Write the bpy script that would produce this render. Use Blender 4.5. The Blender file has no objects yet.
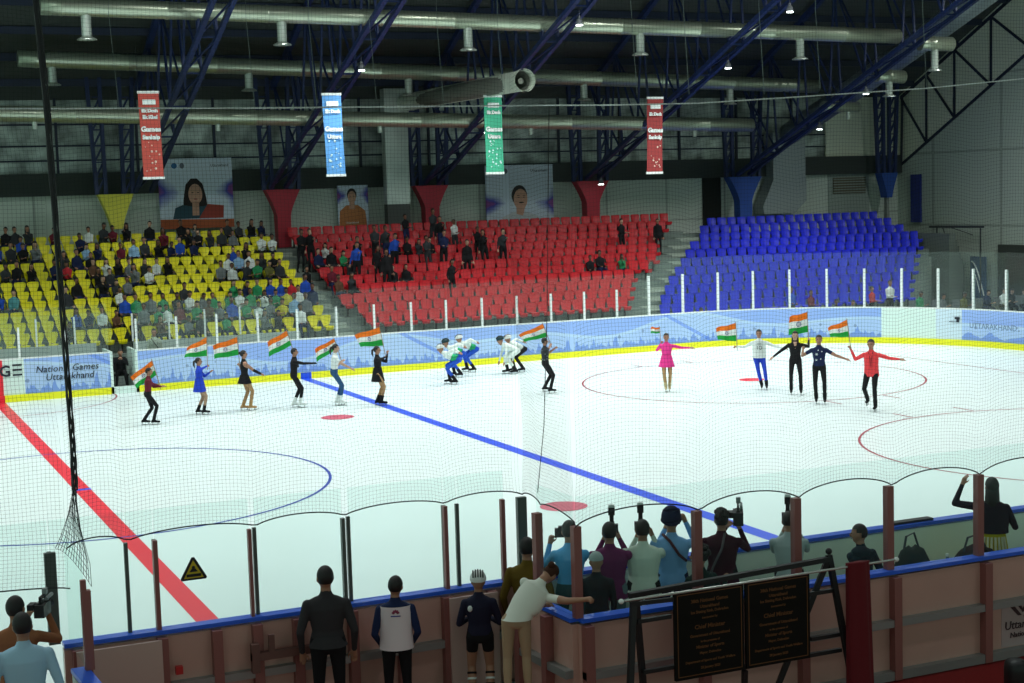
import bpy, bmesh, math, random
from mathutils import Vector, Matrix
R = math.radians
random.seed(7)
C = bpy.context.scene.collection
V = Vector

# ------------------------------------------------------------------ materials
MATS = {}
def mat(name, col, rough=.6, metal=0., spec=.5, noise=0., nscale=8., emit=None, estr=0., bump=0.):
    if name in MATS: return MATS[name]
    m = bpy.data.materials.new(name); m.use_nodes = True; nt = m.node_tree; b = nt.nodes['Principled BSDF']
    c = tuple(col) + (1,) if len(col) == 3 else col
    b.inputs['Base Color'].default_value = c
    b.inputs['Roughness'].default_value = rough
    b.inputs['Metallic'].default_value = metal
    b.inputs['Specular IOR Level'].default_value = spec
    if noise or bump:
        tc = nt.nodes.new('ShaderNodeTexCoord'); n = nt.nodes.new('ShaderNodeTexNoise')
        n.inputs['Scale'].default_value = nscale; n.inputs['Detail'].default_value = 4
        nt.links.new(tc.outputs['Object'], n.inputs['Vector'])
        if noise:
            r = nt.nodes.new('ShaderNodeValToRGB')
            r.color_ramp.elements[0].position = .3; r.color_ramp.elements[1].position = .7
            r.color_ramp.elements[0].color = tuple(x * (1 - noise) for x in c[:3]) + (1,)
            r.color_ramp.elements[1].color = tuple(min(1, x * (1 + noise)) for x in c[:3]) + (1,)
            nt.links.new(n.outputs['Fac'], r.inputs['Fac']); nt.links.new(r.outputs['Color'], b.inputs['Base Color'])
        if bump:
            bp = nt.nodes.new('ShaderNodeBump'); bp.inputs['Strength'].default_value = bump
            nt.links.new(n.outputs['Fac'], bp.inputs['Height']); nt.links.new(bp.outputs['Normal'], b.inputs['Normal'])
    if emit:
        b.inputs['Emission Color'].default_value = tuple(emit) + (1,); b.inputs['Emission Strength'].default_value = estr
    MATS[name] = m
    return m

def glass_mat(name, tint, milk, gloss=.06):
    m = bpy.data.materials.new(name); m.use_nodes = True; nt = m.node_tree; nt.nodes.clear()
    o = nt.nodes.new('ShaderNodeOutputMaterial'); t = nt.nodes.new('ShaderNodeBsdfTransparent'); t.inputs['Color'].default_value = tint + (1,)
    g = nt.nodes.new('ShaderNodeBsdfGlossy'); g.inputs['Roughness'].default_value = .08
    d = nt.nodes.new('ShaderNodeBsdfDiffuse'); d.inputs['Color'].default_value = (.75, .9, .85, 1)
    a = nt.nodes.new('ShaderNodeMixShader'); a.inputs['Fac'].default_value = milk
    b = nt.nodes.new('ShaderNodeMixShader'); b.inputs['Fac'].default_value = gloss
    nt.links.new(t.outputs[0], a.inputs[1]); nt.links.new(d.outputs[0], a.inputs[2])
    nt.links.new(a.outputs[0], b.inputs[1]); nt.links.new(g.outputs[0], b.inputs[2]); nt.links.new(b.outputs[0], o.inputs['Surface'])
    MATS[name] = m
    return m
G_FAR = glass_mat('acrylic_painted_haze', (.95, .985, .975), .022, .015)  # diffuse share paints in the milky reflection that washes out the view behind
G_NEAR = glass_mat('clear_glass', (.94, .988, .975), .010, .012)

NAVY = mat('navy_steel', (.007, .020, .09), .5)
NAVYD = mat('dark_steel', (.004, .010, .035), .5)
WHITE = mat('white_paint', (.78, .82, .8), .5)
ALU = mat('brushed_aluminium', (.32, .34, .34), .4, .6)
BROWNM = mat('anodised_brown_frame', (.28, .10, .09), .45, .1)
BLUECAP = mat('blue_cap', (.02, .12, .75), .35)
BLACK = mat('black', (.006, .006, .008), .5)
BLK2 = mat('matt_black', (.012, .012, .014), .8)
ROPE = mat('dark_netting', (.012, .02, .02), .8)

# ------------------------------------------------------------------ mesh helpers
class MB:
    def __init__(s): s.v = []; s.f = []; s.m = []
    def add(s, vs, fs, mi=0):
        k = len(s.v); s.v += [tuple(x) for x in vs]; s.f += [tuple(i + k for i in f) for f in fs]; s.m += [mi] * len(fs); return s
    def box(s, a, b, mi=0):
        x0, y0, z0 = (min(a[i], b[i]) for i in range(3)); x1, y1, z1 = (max(a[i], b[i]) for i in range(3))
        return s.add([(x0,y0,z0),(x1,y0,z0),(x1,y1,z0),(x0,y1,z0),(x0,y0,z1),(x1,y0,z1),(x1,y1,z1),(x0,y1,z1)],
                     [(0,3,2,1),(4,5,6,7),(0,1,5,4),(1,2,6,5),(2,3,7,6),(3,0,4,7)], mi)
    def bar(s, a, b, w, h=None, mi=0, up=None):
        a, b = V(a), V(b); h = h or w; d = (b - a)
        if d.length < 1e-6: return s
        d.normalize(); up = V(up) if up else (V((0,0,1)) if abs(d.z) < .95 else V((0,1,0)))
        x = d.cross(up).normalized() * w / 2; z = x.cross(d).normalized() * h / 2
        vs = [p + q for p in (a, b) for q in (-x - z, x - z, x + z, -x + z)]
        return s.add(vs, [(0,1,2,3),(7,6,5,4),(0,4,5,1),(1,5,6,2),(2,6,7,3),(3,7,4,0)], mi)
    def tube(s, pts, r, n=8, mi=0, cap=True):
        pts = [V(p) for p in pts]; rs = r if isinstance(r, (list, tuple)) else [r] * len(pts); k = len(s.v); prev = None
        for i, p in enumerate(pts):
            d = (pts[min(i + 1, len(pts) - 1)] - pts[max(i - 1, 0)]).normalized()
            if prev is None: x = d.orthogonal().normalized()
            else:
                x = (prev - d * prev.dot(d)); x = x.normalized() if x.length > 1e-5 else d.orthogonal().normalized()
            prev = x; y = d.cross(x)
            s.v += [tuple(p + rs[i] * (math.cos(2*math.pi*j/n) * x + math.sin(2*math.pi*j/n) * y)) for j in range(n)]
        for i in range(len(pts) - 1):
            for j in range(n):
                s.f.append((k+i*n+j, k+i*n+(j+1)%n, k+(i+1)*n+(j+1)%n, k+(i+1)*n+j)); s.m.append(mi)
        if cap:
            s.f.append(tuple(k+j for j in reversed(range(n)))); s.f.append(tuple(k+(len(pts)-1)*n+j for j in range(n))); s.m += [mi, mi]
        return s
    def ell(s, c, r, mat3=None, mi=0, nu=14, nv=9, keep=None):
        c = V(c); k0 = len(s.v); vs = []; 
        for i in range(nv + 1):
            th = math.pi * i / nv
            for j in range(nu):
                ph = 2*math.pi*j/nu; p = V((r[0]*math.sin(th)*math.cos(ph), r[1]*math.sin(th)*math.sin(ph), r[2]*math.cos(th)))
                vs.append(p)
        fs = []
        for i in range(nv):
            for j in range(nu):
                q = (i*nu+j, (i+1)*nu+j, (i+1)*nu+(j+1)%nu, i*nu+(j+1)%nu)
                if i == 0: q = q[0:3]
                elif i == nv - 1: q = (q[0], q[1], q[3])
                if keep is None or all(keep(vs[t]) for t in q): fs.append(q)
        out = [c + (mat3 @ p if mat3 else p) for p in vs]
        return s.add(out, fs, mi)
    def loft(s, rings, mi=0, cap=True):
        k = len(s.v); n = len(rings[0])
        for r in rings: s.v += [tuple(p) for p in r]
        for i in range(len(rings) - 1):
            for j in range(n):
                s.f.append((k+i*n+j, k+i*n+(j+1)%n, k+(i+1)*n+(j+1)%n, k+(i+1)*n+j)); s.m.append(mi)
        if cap:
            s.f.append(tuple(k+j for j in reversed(range(n)))); s.f.append(tuple(k+(len(rings)-1)*n+j for j in range(n))); s.m += [mi, mi]
        return s
    def prism(s, poly, y0, y1, mi=0, axis='y'):
        n = len(poly)
        def P(p, t): return (p[0], t, p[1]) if axis == 'y' else ((t, p[0], p[1]) if axis == 'x' else (p[0], p[1], t))
        return s.add([P(p, y0) for p in poly] + [P(p, y1) for p in poly],
                     [tuple(range(n)), tuple(reversed(range(n, 2*n)))] + [(i, i+n, (i+1)%n+n, (i+1)%n) for i in range(n)], mi)
    def mesh(s, name, mats, smooth=False):
        me = bpy.data.meshes.new(name); me.from_pydata(s.v, [], s.f)
        for m in (mats if isinstance(mats, (list, tuple)) else [mats]): me.materials.append(m)
        me.polygons.foreach_set('material_index', s.m)
        if smooth: me.polygons.foreach_set('use_smooth', [True] * len(s.f))
        me.update(); return me
    def build(s, name, mats, parent=None, smooth=False, recalc=True):
        me = s.mesh(name, mats, smooth)
        if recalc:
            bm = bmesh.new(); bm.from_mesh(me); bmesh.ops.recalc_face_normals(bm, faces=bm.faces); bm.to_mesh(me); bm.free()
        o = bpy.data.objects.new(name, me); C.objects.link(o)
        if parent: o.parent = parent
        return o

def tag(o, label=None, cat=None, group=None, kind=None):
    if label: o['label'] = label
    if cat: o['category'] = cat
    if group: o['group'] = group
    if kind: o['kind'] = kind
    return o
def empty(name, loc=(0,0,0), rz=0, label=None, cat=None, group=None):
    o = bpy.data.objects.new(name, None); o.empty_display_size = .2; C.objects.link(o)
    o.location = loc; o.rotation_euler = (0, 0, rz); return tag(o, label, cat, group)
def struct(mb, name, mats, label=None, smooth=False, parent=None):
    o = mb.build(name, mats, parent, smooth); o['kind'] = 'structure'
    if label: o['label'] = label
    return o
ORD = 'first second third fourth fifth sixth seventh eighth ninth tenth eleventh twelfth thirteenth fourteenth fifteenth sixteenth seventeenth eighteenth nineteenth twentieth'.split()
TENS = {20: 'twenty', 30: 'thirty', 40: 'forty'}
def ordn(i):            # i from 0
    n = i + 1
    if n <= 20: return ORD[i]
    t = n // 10 * 10
    return TENS[t] + '-' + ORD[n - t - 1] if n > t else {30: 'thirtieth', 40: 'fortieth'}[n]

_fonts = {}
def text_mesh(name, body, size, mtx, m, parent=None, extr=.004, align='LEFT', shear=0, bold=0.):
    cu = bpy.data.curves.new(name, 'FONT'); cu.body = body; cu.size = size; cu.extrude = extr; cu.align_x = align; cu.shear = shear
    cu.offset = bold; cu.resolution_u = 2
    o = bpy.data.objects.new(name, cu); C.objects.link(o); bpy.context.view_layer.update()
    me = bpy.data.meshes.new_from_object(o.evaluated_get(bpy.context.evaluated_depsgraph_get()))
    bpy.data.objects.remove(o); bpy.data.curves.remove(cu)
    me.transform(mtx); me.materials.clear(); me.materials.append(m); me.name = name
    ob = bpy.data.objects.new(name, me); C.objects.link(ob)
    if parent: ob.parent = parent
    return ob
def facing(origin, xdir, zdir=(0,0,1)):       # text plane: x along xdir, y up
    x = V(xdir).normalized(); y = V(zdir).normalized(); z = x.cross(y)
    return Matrix(((x.x, y.x, z.x, origin[0]), (x.y, y.y, z.y, origin[1]), (x.z, y.z, z.z, origin[2]), (0,0,0,1)))

# ------------------------------------------------------------------ camera
yaw, pit, rol, F = .4190, .0970, -.0300, 1543.2
CAMP = V((-4.344, -30.487, 5.526))
cam_d = bpy.data.cameras.new('camera'); cam_d.sensor_width = 36; cam_d.lens = F * 36 / 1024; cam_d.clip_start = .5; cam_d.clip_end = 300
cam = bpy.data.objects.new('camera', cam_d); C.objects.link(cam); bpy.context.scene.camera = cam
fw = V((math.sin(yaw)*math.cos(pit), math.cos(yaw)*math.cos(pit), -math.sin(pit)))
r_ = V((math.cos(yaw), -math.sin(yaw), 0)); u_ = r_.cross(fw)
r2 = r_*math.cos(rol) + u_*math.sin(rol); u2 = -r_*math.sin(rol) + u_*math.cos(rol)
cam.matrix_world = Matrix(((r2.x,u2.x,-fw.x,CAMP.x),(r2.y,u2.y,-fw.y,CAMP.y),(r2.z,u2.z,-fw.z,CAMP.z),(0,0,0,1)))

# ------------------------------------------------------------------ ice and its markings
ICE = mat('ice', (.79, .92, .905), .32, spec=.35, noise=.015, nscale=.6)
RCX, RCY, RR, REX = 22.35, 7.0, 8.0, 30.35
arc = lambda a0, a1, n, r=RR: [(RCX + r*math.cos(R(a0+(a1-a0)*i/n)), RCY + r*math.sin(R(a0+(a1-a0)*i/n))) for i in range(n+1)]
outline = [(-12,-15),(22.35,-15)] + [(x,-y) for x,y in arc(90,0,16)] + arc(0,90,16) + [(-12,15)]
b = MB(); b.prism(outline, -.1, 0, axis='z'); ice = struct(b, 'floor_ice', ICE, 'white rink ice')
RED = mat('red_ice_paint', (.85, .035, .06), .35); BLU = mat('blue_ice_paint', (.03, .10, .82), .35); THIN = mat('thin_dark_red_ice_paint', (.35, .03, .06), .4)
ROSE = mat('rose_dot_paint', (.60, .10, .16), .4)
def marking(name, m, fn, z=.004):
    mb = MB(); fn(mb, z); o = mb.build(name, m, ice); o['kind'] = 'structure'; return o
def rect(x0, x1, y0, y1): return lambda mb, z: mb.add([(x0,y0,z),(x1,y0,z),(x1,y1,z),(x0,y1,z)], [(0,1,2,3)])
def ring(cx, cy, r, w, a0=0, a1=360, n=96):
    def fn(mb, z):
        for i in range(n):
            a, c = R(a0+(a1-a0)*i/n), R(a0+(a1-a0)*(i+1)/n)
            mb.add([(cx+q*math.cos(t), cy+q*math.sin(t), z) for q, t in ((r-w,a),(r+w,a),(r+w,c),(r-w,c))], [(0,1,2,3)])
    return fn
def disc(cx, cy, r): return lambda mb, z: mb.add([(cx+r*math.cos(R(i*10)), cy+r*math.sin(R(i*10)), z) for i in range(36)], [tuple(range(36))])
marking('centre_line', RED, rect(-.15, .15, -15, 14.95))
marking('blue_line', BLU, rect(8.82, 9.12, -15, 14.95))
marking('goal_line', THIN, rect(26.30, 26.35, -13.8, 13.8))
marking('centre_circle', mat('circle_blue', (.02,.06,.42), .4), ring(0, 0, 4.79, .03), .005)
marking('centre_spot', BLU, rect(-.16, .16, -.09, .09), .006)
for cy in (-6.49, 6.49): marking('face_off_circle', THIN, ring(19.53, cy, 4.79, .026))
marking('face_off_spot', RED, disc(19.53, 6.49, .36)); marking('face_off_spot', RED, disc(19.53, -6.49, .36))
for cy in (-6.47, 6.47): marking('neutral_spot', ROSE, disc(7.25, cy, .42))
marking('referee_crease', THIN, ring(0, 14.95, 3.2, .025, 180, 360, 40))
def hashes(mb, z):
    for cy in (-6.49, 6.49):
        for sx in (-1, 1):
            for sy in (-1, 1):
                x, y = 19.53 + sx*.9, cy + sy*4.79
                mb.add([(x-.025,y,z),(x+.025,y,z),(x+.025,y+sy*.7,z),(x-.025,y+sy*.7,z)], [(0,1,2,3)])
marking('hash_marks', THIN, hashes)

# ------------------------------------------------------------------ floors
b = MB(); b.box((-14, 15.1, -.3), (44, 31, .0)); b.box((30.5,-16,-.3),(44,15.1,0)); struct(b, 'floor_concourse', mat('grey_concourse', (.10, .13, .12), .8, noise=.1))
CARPET = mat('red_carpet', (.27, .005, .006), .8, noise=.15, nscale=30)
b = MB(); b.box((-10, -30, -.2), (2.2, -15.32, 0)); b.box((2.2,-30,-.2),(14,-16.95,0)); struct(b, 'floor_carpet', CARPET, 'red carpet behind the boards')
b = MB(); b.box((2.42, -16.72, -.2), (13, -15.26, .2)); struct(b, 'floor_players_bench', mat('bench_floor', (.25,.28,.27), .8))
b = MB(); b.box((-5,-16.9,0),(-2.46,-15.3,.12)); b.box((1.5,-16.9,0),(2.22,-16.2,.22)); struct(b,'floor_step',CARPET)

# ------------------------------------------------------------------ far boards with painted graphics
def graphic_mat():
    m = bpy.data.materials.new('pale_blue_board_graphics'); m.use_nodes = True; nt = m.node_tree; L = nt.links; bs = nt.nodes['Principled BSDF']
    bs.inputs['Roughness'].default_value = .45
    N = lambda t, **k: (lambda n: [setattr(n, a, v) for a, v in k.items()] and n or n)(nt.nodes.new(t))
    tc = N('ShaderNodeTexCoord'); sp = N('ShaderNodeSeparateXYZ'); L.new(tc.outputs['Object'], sp.inputs[0])
    def M(op, a, b=None, c=None):
        n = N('ShaderNodeMath', operation=op)
        for i, q in enumerate((a, b, c)):
            if q is None: continue
            if isinstance(q, (int, float)): n.inputs[i].default_value = q
            else: L.new(q, n.inputs[i])
        return n.outputs[0]
    def mix(f, a, bcol):
        n = N('ShaderNodeMix', data_type='RGBA'); L.new(f, n.inputs[0])
        for k, q in ((6, a), (7, bcol)):
            if isinstance(q, tuple): n.inputs[k].default_value = q + (1,)
            else: L.new(q, n.inputs[k])
        return n.outputs[2]
    x, z = sp.outputs['X'], sp.outputs['Z']
    big = M('ADD', M('SINE', M('MULTIPLY', x, .62)), M('SINE', M('ADD', M('MULTIPLY', x, 1.13), 1.3)))
    arc1 = M('GREATER_THAN', M('SUBTRACT', z, M('MULTIPLY', big, .17)), .88)          # blue sweep along the top
    arc2 = M('LESS_THAN', M('ABSOLUTE', M('SUBTRACT', M('SUBTRACT', z, .86), M('MULTIPLY', big, .17))), .05)
    diag = M('LESS_THAN', M('ABSOLUTE', M('SUBTRACT', M('FRACT', M('ADD', M('MULTIPLY', x, .105), M('MULTIPLY', z, .19))), .5)), .012)
    nz = N('ShaderNodeTexNoise'); nz.inputs['Scale'].default_value = .35; nz.inputs['Detail'].default_value = 2; L.new(tc.outputs['Object'], nz.inputs['Vector'])
    n1 = N('ShaderNodeTexNoise', noise_dimensions='1D'); n1.inputs['Scale'].default_value = 5; n1.inputs['Detail'].default_value = 4; L.new(x, n1.inputs['W'])
    sil = M('LESS_THAN', z, M('ADD', .17, M('MULTIPLY', M('POWER', n1.outputs['Fac'], 2.2), .9)))
    vo = N('ShaderNodeTexVoronoi'); vo.inputs['Scale'].default_value = 3.1; L.new(tc.outputs['Object'], vo.inputs['Vector'])
    spot = M('MULTIPLY', M('LESS_THAN', M('ADD', vo.outputs['Distance'], M('MULTIPLY', n1.outputs['Fac'], .25)), .30), M('LESS_THAN', M('ABSOLUTE', M('SUBTRACT', z, .66)), .14))
    c = mix(nz.outputs['Fac'], (.34,.50,.83), (.48,.65,.88))
    c = mix(M('MULTIPLY', arc1, .42), c, (.13,.28,.84)); c = mix(M('MULTIPLY', arc2, .6), c, (.52,.70,.86)); c = mix(M('MULTIPLY', diag, .6), c, (.10,.24,.80))
    c = mix(M('MULTIPLY', spot, .55), c, (.10,.15,.30)); c = mix(M('MULTIPLY', sil, .62), c, (.05,.17,.66))
    L.new(c, bs.inputs['Base Color']); return m
GRAPH = graphic_mat()
BW = mat('white_board', (.70, .86, .80), .4); YEL = mat('yellow_kickplate', (.86, .84, .01), .4); BBLUE = mat('blue_paint', (.02,.10,.75), .4)
BRED = mat('red_board_strip', (.80,.02,.04), .4); BPALE = mat('pale_white_board_tint', (.62,.76,.86), .4); INK = mat('dark_ink', (.01,.015,.03), .6)
def wallpath(mb, pts, t, z0, z1, mi=0):      # vertical slab following pts, thickness t to the left of travel
    n = len(pts); nor = []
    for i in range(n):
        a = V(pts[max(i-1,0)]); c = V(pts[min(i+1,n-1)]); d = (c-a).normalized(); nor.append(V((-d.y, d.x)))
    rings = []
    for p, q in zip(pts, nor):
        o = V(p) + q*t; rings.append([(p[0],p[1],z0),(p[0],p[1],z1),(o.x,o.y,z1),(o.x,o.y,z0)])
    return mb.loft(rings, mi)
def board(name, label, pts, m, t=.1, cap=True, kick=YEL):
    mb = MB(); wallpath(mb, pts, t, 0, 1.2); o = tag(mb.build(name, m), label, 'rink board')
    mk = MB(); wallpath(mk, [(p[0], p[1]) for p in pts], -.03, 0, .2); mk.build('kickplate', kick, o)
    mc = MB(); wallpath(mc, pts, t+.02, 1.2, 1.236); mc.build('cap_rail', WHITE, o)
    return o
B0 = board('rink_board', 'white rink board with the black letters GE beside the red centre line', [(-3.0, 15), (.72, 15)], BW)
mb = MB(); mb.box((-.15, 14.985, .2), (.13, 15, 1.2)); mb.build('centre_stripe', BRED, B0)
mb = MB(); mb.box((-.15, 14.965, 0), (.15, 14.97, .2)); mb.build('kickplate_stripe', BRED, B0)
text_mesh('lettering', 'G', .44, facing((.03, 14.98, .74), (1,0,0)), INK, B0, bold=.01)
mb = MB(); [mb.box((.40, 14.98, z), (.66, 14.99, z+.05)) for z in (.74, .88, 1.02)]; mb.build('lettering', INK, B0)
B1 = board('rink_board', 'pale blue rink board reading National Games Uttarakhand left of the seated official', [(.72, 15), (3.12, 15)], GRAPH)
text_mesh('lettering', 'National Games', .27, facing((1.02, 14.985, .78), (1,0,0)), INK, B1, shear=.2)
text_mesh('lettering', 'Uttarakhand', .27, facing((1.28, 14.985, .54), (1,0,0)), INK, B1, shear=.2)
B2 = board('rink_board', 'long pale blue mountain-pattern rink board curving into the far right corner', [(3.92, 15), (10,15), (16,15), (22.35,15)] + arc(90, 40.4, 12)[1:], GRAPH)
mb = MB(); mb.box((8.8, 14.965, 0), (9.14, 14.97, .2)); mb.build('kickplate_stripe', BBLUE, B2)
B3 = board('rink_board', 'plain white rink board in the far right corner', arc(40.4, 27, 5), BW)
B4 = board('rink_board', 'white rink board with a small dark logo right of the plain white one', arc(27, 20.3, 3), BPALE)
B5 = board('rink_board', 'pale blue rink board at the far right edge with dark lettering', arc(20.3, 0, 8) + [(30.35, 0)], GRAPH)
p0 = V(arc(23.6, 20, 1)[0]); dx = V((math.sin(R(23)), -math.cos(R(23)), 0))
mb = MB(); mb.box((0, -.01, 0), (.30, .0, .02)); mb.box((.26, -.01, .0), (.36, .0, .14)); mb.box((.2, -.01, .1), (.38, .0, .17))
o = mb.build('logo', INK, B4); o.matrix_world = Matrix.Translation((p0.x-.02, p0.y-.02, .78)) @ Matrix.Rotation(math.atan2(dx.y, dx.x), 4, 'Z')
p0 = V(arc(18, 20, 1)[0]); text_mesh('lettering', 'UTTARAKHAND', .26, facing((p0.x-.1, p0.y-.05, .62), (math.sin(R(8)), -math.cos(R(8)), 0)), mat('faded_ink', (.12,.2,.35), .6), B5)
# gate gap surround
mb = MB(); mb.box((3.12,15,0),(3.2,16.3,1.236)); mb.box((3.84,15,0),(3.92,16.3,1.236)); mb.box((3.12,15,-.02),(3.92,15.1,.2))
tag(mb.build('gateway', BW), 'white open gateway in the far boards where the official sits', 'gate')

# glass panels above the far boards
def glass_panel(pa, pb, z0, zp, zt, label, gm, pm, pw=.06, group=None, name='rink_glass', post=True, tint_edge=None):
    o = empty(name, (pa[0], pa[1], z0), 0, label, 'glass panel', group)
    a, c = V((0,0)), V((pb[0]-pa[0], pb[1]-pa[1])); d = c.normalized(); n = V((-d.y, d.x))
    mb = MB(); g = .006
    q0 = d*g; q1 = c - d*g; e = n*.006
    mb.loft([[(q0.x-e.x,q0.y-e.y,0),(q0.x-e.x,q0.y-e.y,zt-z0),(q0.x+e.x,q0.y+e.y,zt-z0),(q0.x+e.x,q0.y+e.y,0)],
             [(q1.x-e.x,q1.y-e.y,0),(q1.x-e.x,q1.y-e.y,zt-z0),(q1.x+e.x,q1.y+e.y,zt-z0),(q1.x+e.x,q1.y+e.y,0)]])
    pane = mb.build('pane', gm, o)
    if post:
        mb = MB(); mb.bar((0,0,0), (0,0,zp-z0), pw, pw, up=(n.x,n.y,0)); mb.build('post', pm, o)
    return o
FX = [-1.9,-.65,.62,1.92,3.12]; k = 0
PW = mat('white_post', (.80,.86,.84), .4)
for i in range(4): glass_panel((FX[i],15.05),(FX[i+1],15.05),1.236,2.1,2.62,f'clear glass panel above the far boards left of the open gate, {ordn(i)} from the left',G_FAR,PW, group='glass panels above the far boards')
xs = [3.92,5.1,6.3,7.55,8.78,10.03,11.26,12.49,13.67,14.91,16.14,17.37,18.59,19.81,21.03]
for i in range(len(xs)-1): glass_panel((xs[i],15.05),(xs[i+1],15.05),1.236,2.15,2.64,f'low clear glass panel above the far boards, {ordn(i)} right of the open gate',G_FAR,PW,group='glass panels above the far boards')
pts = [(21.03,15.05),(22.35,15.05)] + [(RCX+8.05*math.cos(R(a)), RCY+8.05*math.sin(R(a))) for a in (80.5,71.5,62.5,53.5,44.5,35.5,26.5,17.5,8.5,0)] + [(30.4, 5.5)]
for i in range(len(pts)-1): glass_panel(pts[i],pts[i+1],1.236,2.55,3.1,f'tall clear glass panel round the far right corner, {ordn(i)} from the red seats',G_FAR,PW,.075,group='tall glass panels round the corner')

# pale wall and second glass line behind the far left bench
b = MB(); b.box((-3,16.55,0),(3.0,16.65,1.38)); b.box((4.1,16.55,0),(9.3,16.65,1.34)); o = struct(b,'wall_bench_back',mat('pale_bench_wall',(.42,.50,.46),.5))
for i, x in enumerate((-.9,.2,1.3,2.4,4.1,5.2,6.3,7.4)):
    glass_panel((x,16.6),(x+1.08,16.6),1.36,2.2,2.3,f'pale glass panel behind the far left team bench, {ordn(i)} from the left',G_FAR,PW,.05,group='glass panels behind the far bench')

# ------------------------------------------------------------------ stands
CONC = mat('stand_concrete', (.17, .215, .19), .8, noise=.12, nscale=2)
redR = [29.3,28.7,27.85,27.35,26.9,26.4,25.6,24.5,23.95,23.45,22.9]
bluL = [31.2,30.35,29.85,28.9,28.2,27.5,26.75,26.0,25.35,24.7,24.2]
bluR = [40.4,40.6,40.65,40.8,40.2,39.4,38.65,38.0,37.2,36.5,35.9]
rowY = lambda i: 28.0 - .8*i
tA = lambda i: 4.38 - .2855*i - .80      # tread under yellow and red seats
tB = lambda i: 4.10 - .297*i - .80       # tread under blue seats
b = MB()
for i in range(11):
    y0, y1 = rowY(i) - .62, rowY(i) + .18
    b.box((-4, y0, -.02), (redR[i]+.35, 29.9 if i == 0 else y1, tA(i)))
    b.box((redR[i]+.35, y0, -.02), (bluL[i]-.1, y1, max(.1, tA(i)-.12)))
    b.box((bluL[i]-.1, y0, -.02), (bluR[i]+.2, 29.9 if i == 0 else y1, tB(i)))
b.box((-4, 19.2, -.02), (22.9, 19.4, .62)); b.box((22.9,19.2,-.02),(36,19.4,.4))
struct(b, 'floor_stepped_stand', CONC, 'grey concrete steps of the far stand')
STEP = mat('pale_steps', (.34, .40, .34), .8)
b = MB()
for i in range(10):
    ya = rowY(i) - .62
    b.box((11.5, ya-.3, tA(i+1)-.01), (12.18, ya+.01, tA(i+1)+.14)); b.box((11.5,ya-.8,tA(i+1)),(12.18,ya,tA(i+1)+.012))
    b.box((redR[i+1]+.4, ya-.3, tA(i+1)-.13), (bluL[i+1]-.1, ya+.01, tA(i+1)+.02)); b.box((redR[i+1]+.4, ya-.8, tA(i+1)-.13),(bluL[i+1]-.1, ya, tA(i+1)-.10))
struct(b, 'floor_aisle_stairs', STEP, 'pale concrete stairs between the seat blocks')
b = MB()
for j in range(7): b.box((40.9+.32*j*1.1, 23.6+.3*j, 0), (42.9, 28.6, 3.1-.30*j) if False else (41.25+.32*j*1.1, 29, 3.1-.30*j))
struct(b, 'floor_side_stairs', mat('dark_steps', (.12,.15,.13), .8), 'dark stairs right of the blue seats')

def seat_mesh(name, m, w, tp=1.):
    s = w/2*.93; tq = lambda v: 1-(1-v)*tp; mb = MB()
    def sheet(rows, t):   # rows: list of (halfwidth, y, z), each a 5-point cupped line
        f = lambda hw, y, z, off: [(hw*u, y - .05*abs(u)**2*(1 if off is None else 1) + (off or 0), z) for u in (-1,-.55,0,.55,1)]
        A = [f(*r, 0) for r in rows]; B = [f(*r, t) for r in rows]; n = len(rows)
        vs = [p for r in A for p in r] + [p for r in B for p in r]; fs = []
        for i in range(n-1):
            for j in range(4):
                fs += [(i*5+j,i*5+j+1,(i+1)*5+j+1,(i+1)*5+j), (n*5+(i+1)*5+j, n*5+(i+1)*5+j+1, n*5+i*5+j+1, n*5+i*5+j)]
            for j in (0, 4): q = (i*5+j,(i+1)*5+j,n*5+(i+1)*5+j,n*5+i*5+j); fs.append(q)
        for j in range(4): fs += [(j, j+1, n*5+j+1, n*5+j), ((n-1)*5+j,(n-1)*5+j+1,n*5+(n-1)*5+j+1,n*5+(n-1)*5+j)]
        mb.add(vs, fs)
    sheet([(s*.80, .03, .80), (s*.93, .03, .77), (s*.94, .02, .68), (s*tq(.74), 0, .57), (s*tq(.46), -.02, .44)], .03)
    # pan: front lip, flat, rear
    prof = [(-.44,.33),(-.45,.40),(-.40,.435),(-.2,.415),(-.02,.42)]
    hw = [s*.62, s*.72, s*.76, s*.66, s*.46]
    vs = []; 
    for (y, z), h in zip(prof, hw): vs += [(-h,y,z+.02),(0,y,z),(h,y,z+.02)]
    for (y, z), h in zip(prof, hw): vs += [(-h,y+.02,z-.02),(0,y+.02,z-.035),(h,y+.02,z-.02)]
    fs = []
    for i in range(4):
        for j in range(2): fs += [(i*3+j,i*3+j+1,(i+1)*3+j+1,(i+1)*3+j),(15+(i+1)*3+j,15+(i+1)*3+j+1,15+i*3+j+1,15+i*3+j)]
        fs += [(i*3,(i+1)*3,15+(i+1)*3,15+i*3),(i*3+2,15+i*3+2,15+(i+1)*3+2,(i+1)*3+2)]
    fs += [(0,15,16,1),(1,16,17,2)]
    mb.add(vs, fs); mb.bar((0,-.15,0),(0,-.2,.39),.05,.08,mi=1); mb.box((-.1,-.25,0),(.1,-.05,.015),1)
    me = mb.mesh(name, [m, mat('seat_bracket',(.05,.05,.05),.6)])
    bm = bmesh.new(); bm.from_mesh(me); bmesh.ops.recalc_face_normals(bm, faces=bm.faces); bm.to_mesh(me); bm.free()
    return me
SY = mat('yellow_plastic', (.80,.74,.004), .4); SR = mat('red_plastic', (.56,.012,.022), .4); SB = mat('blue_plastic', (.012,.022,.62), .4)
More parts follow.
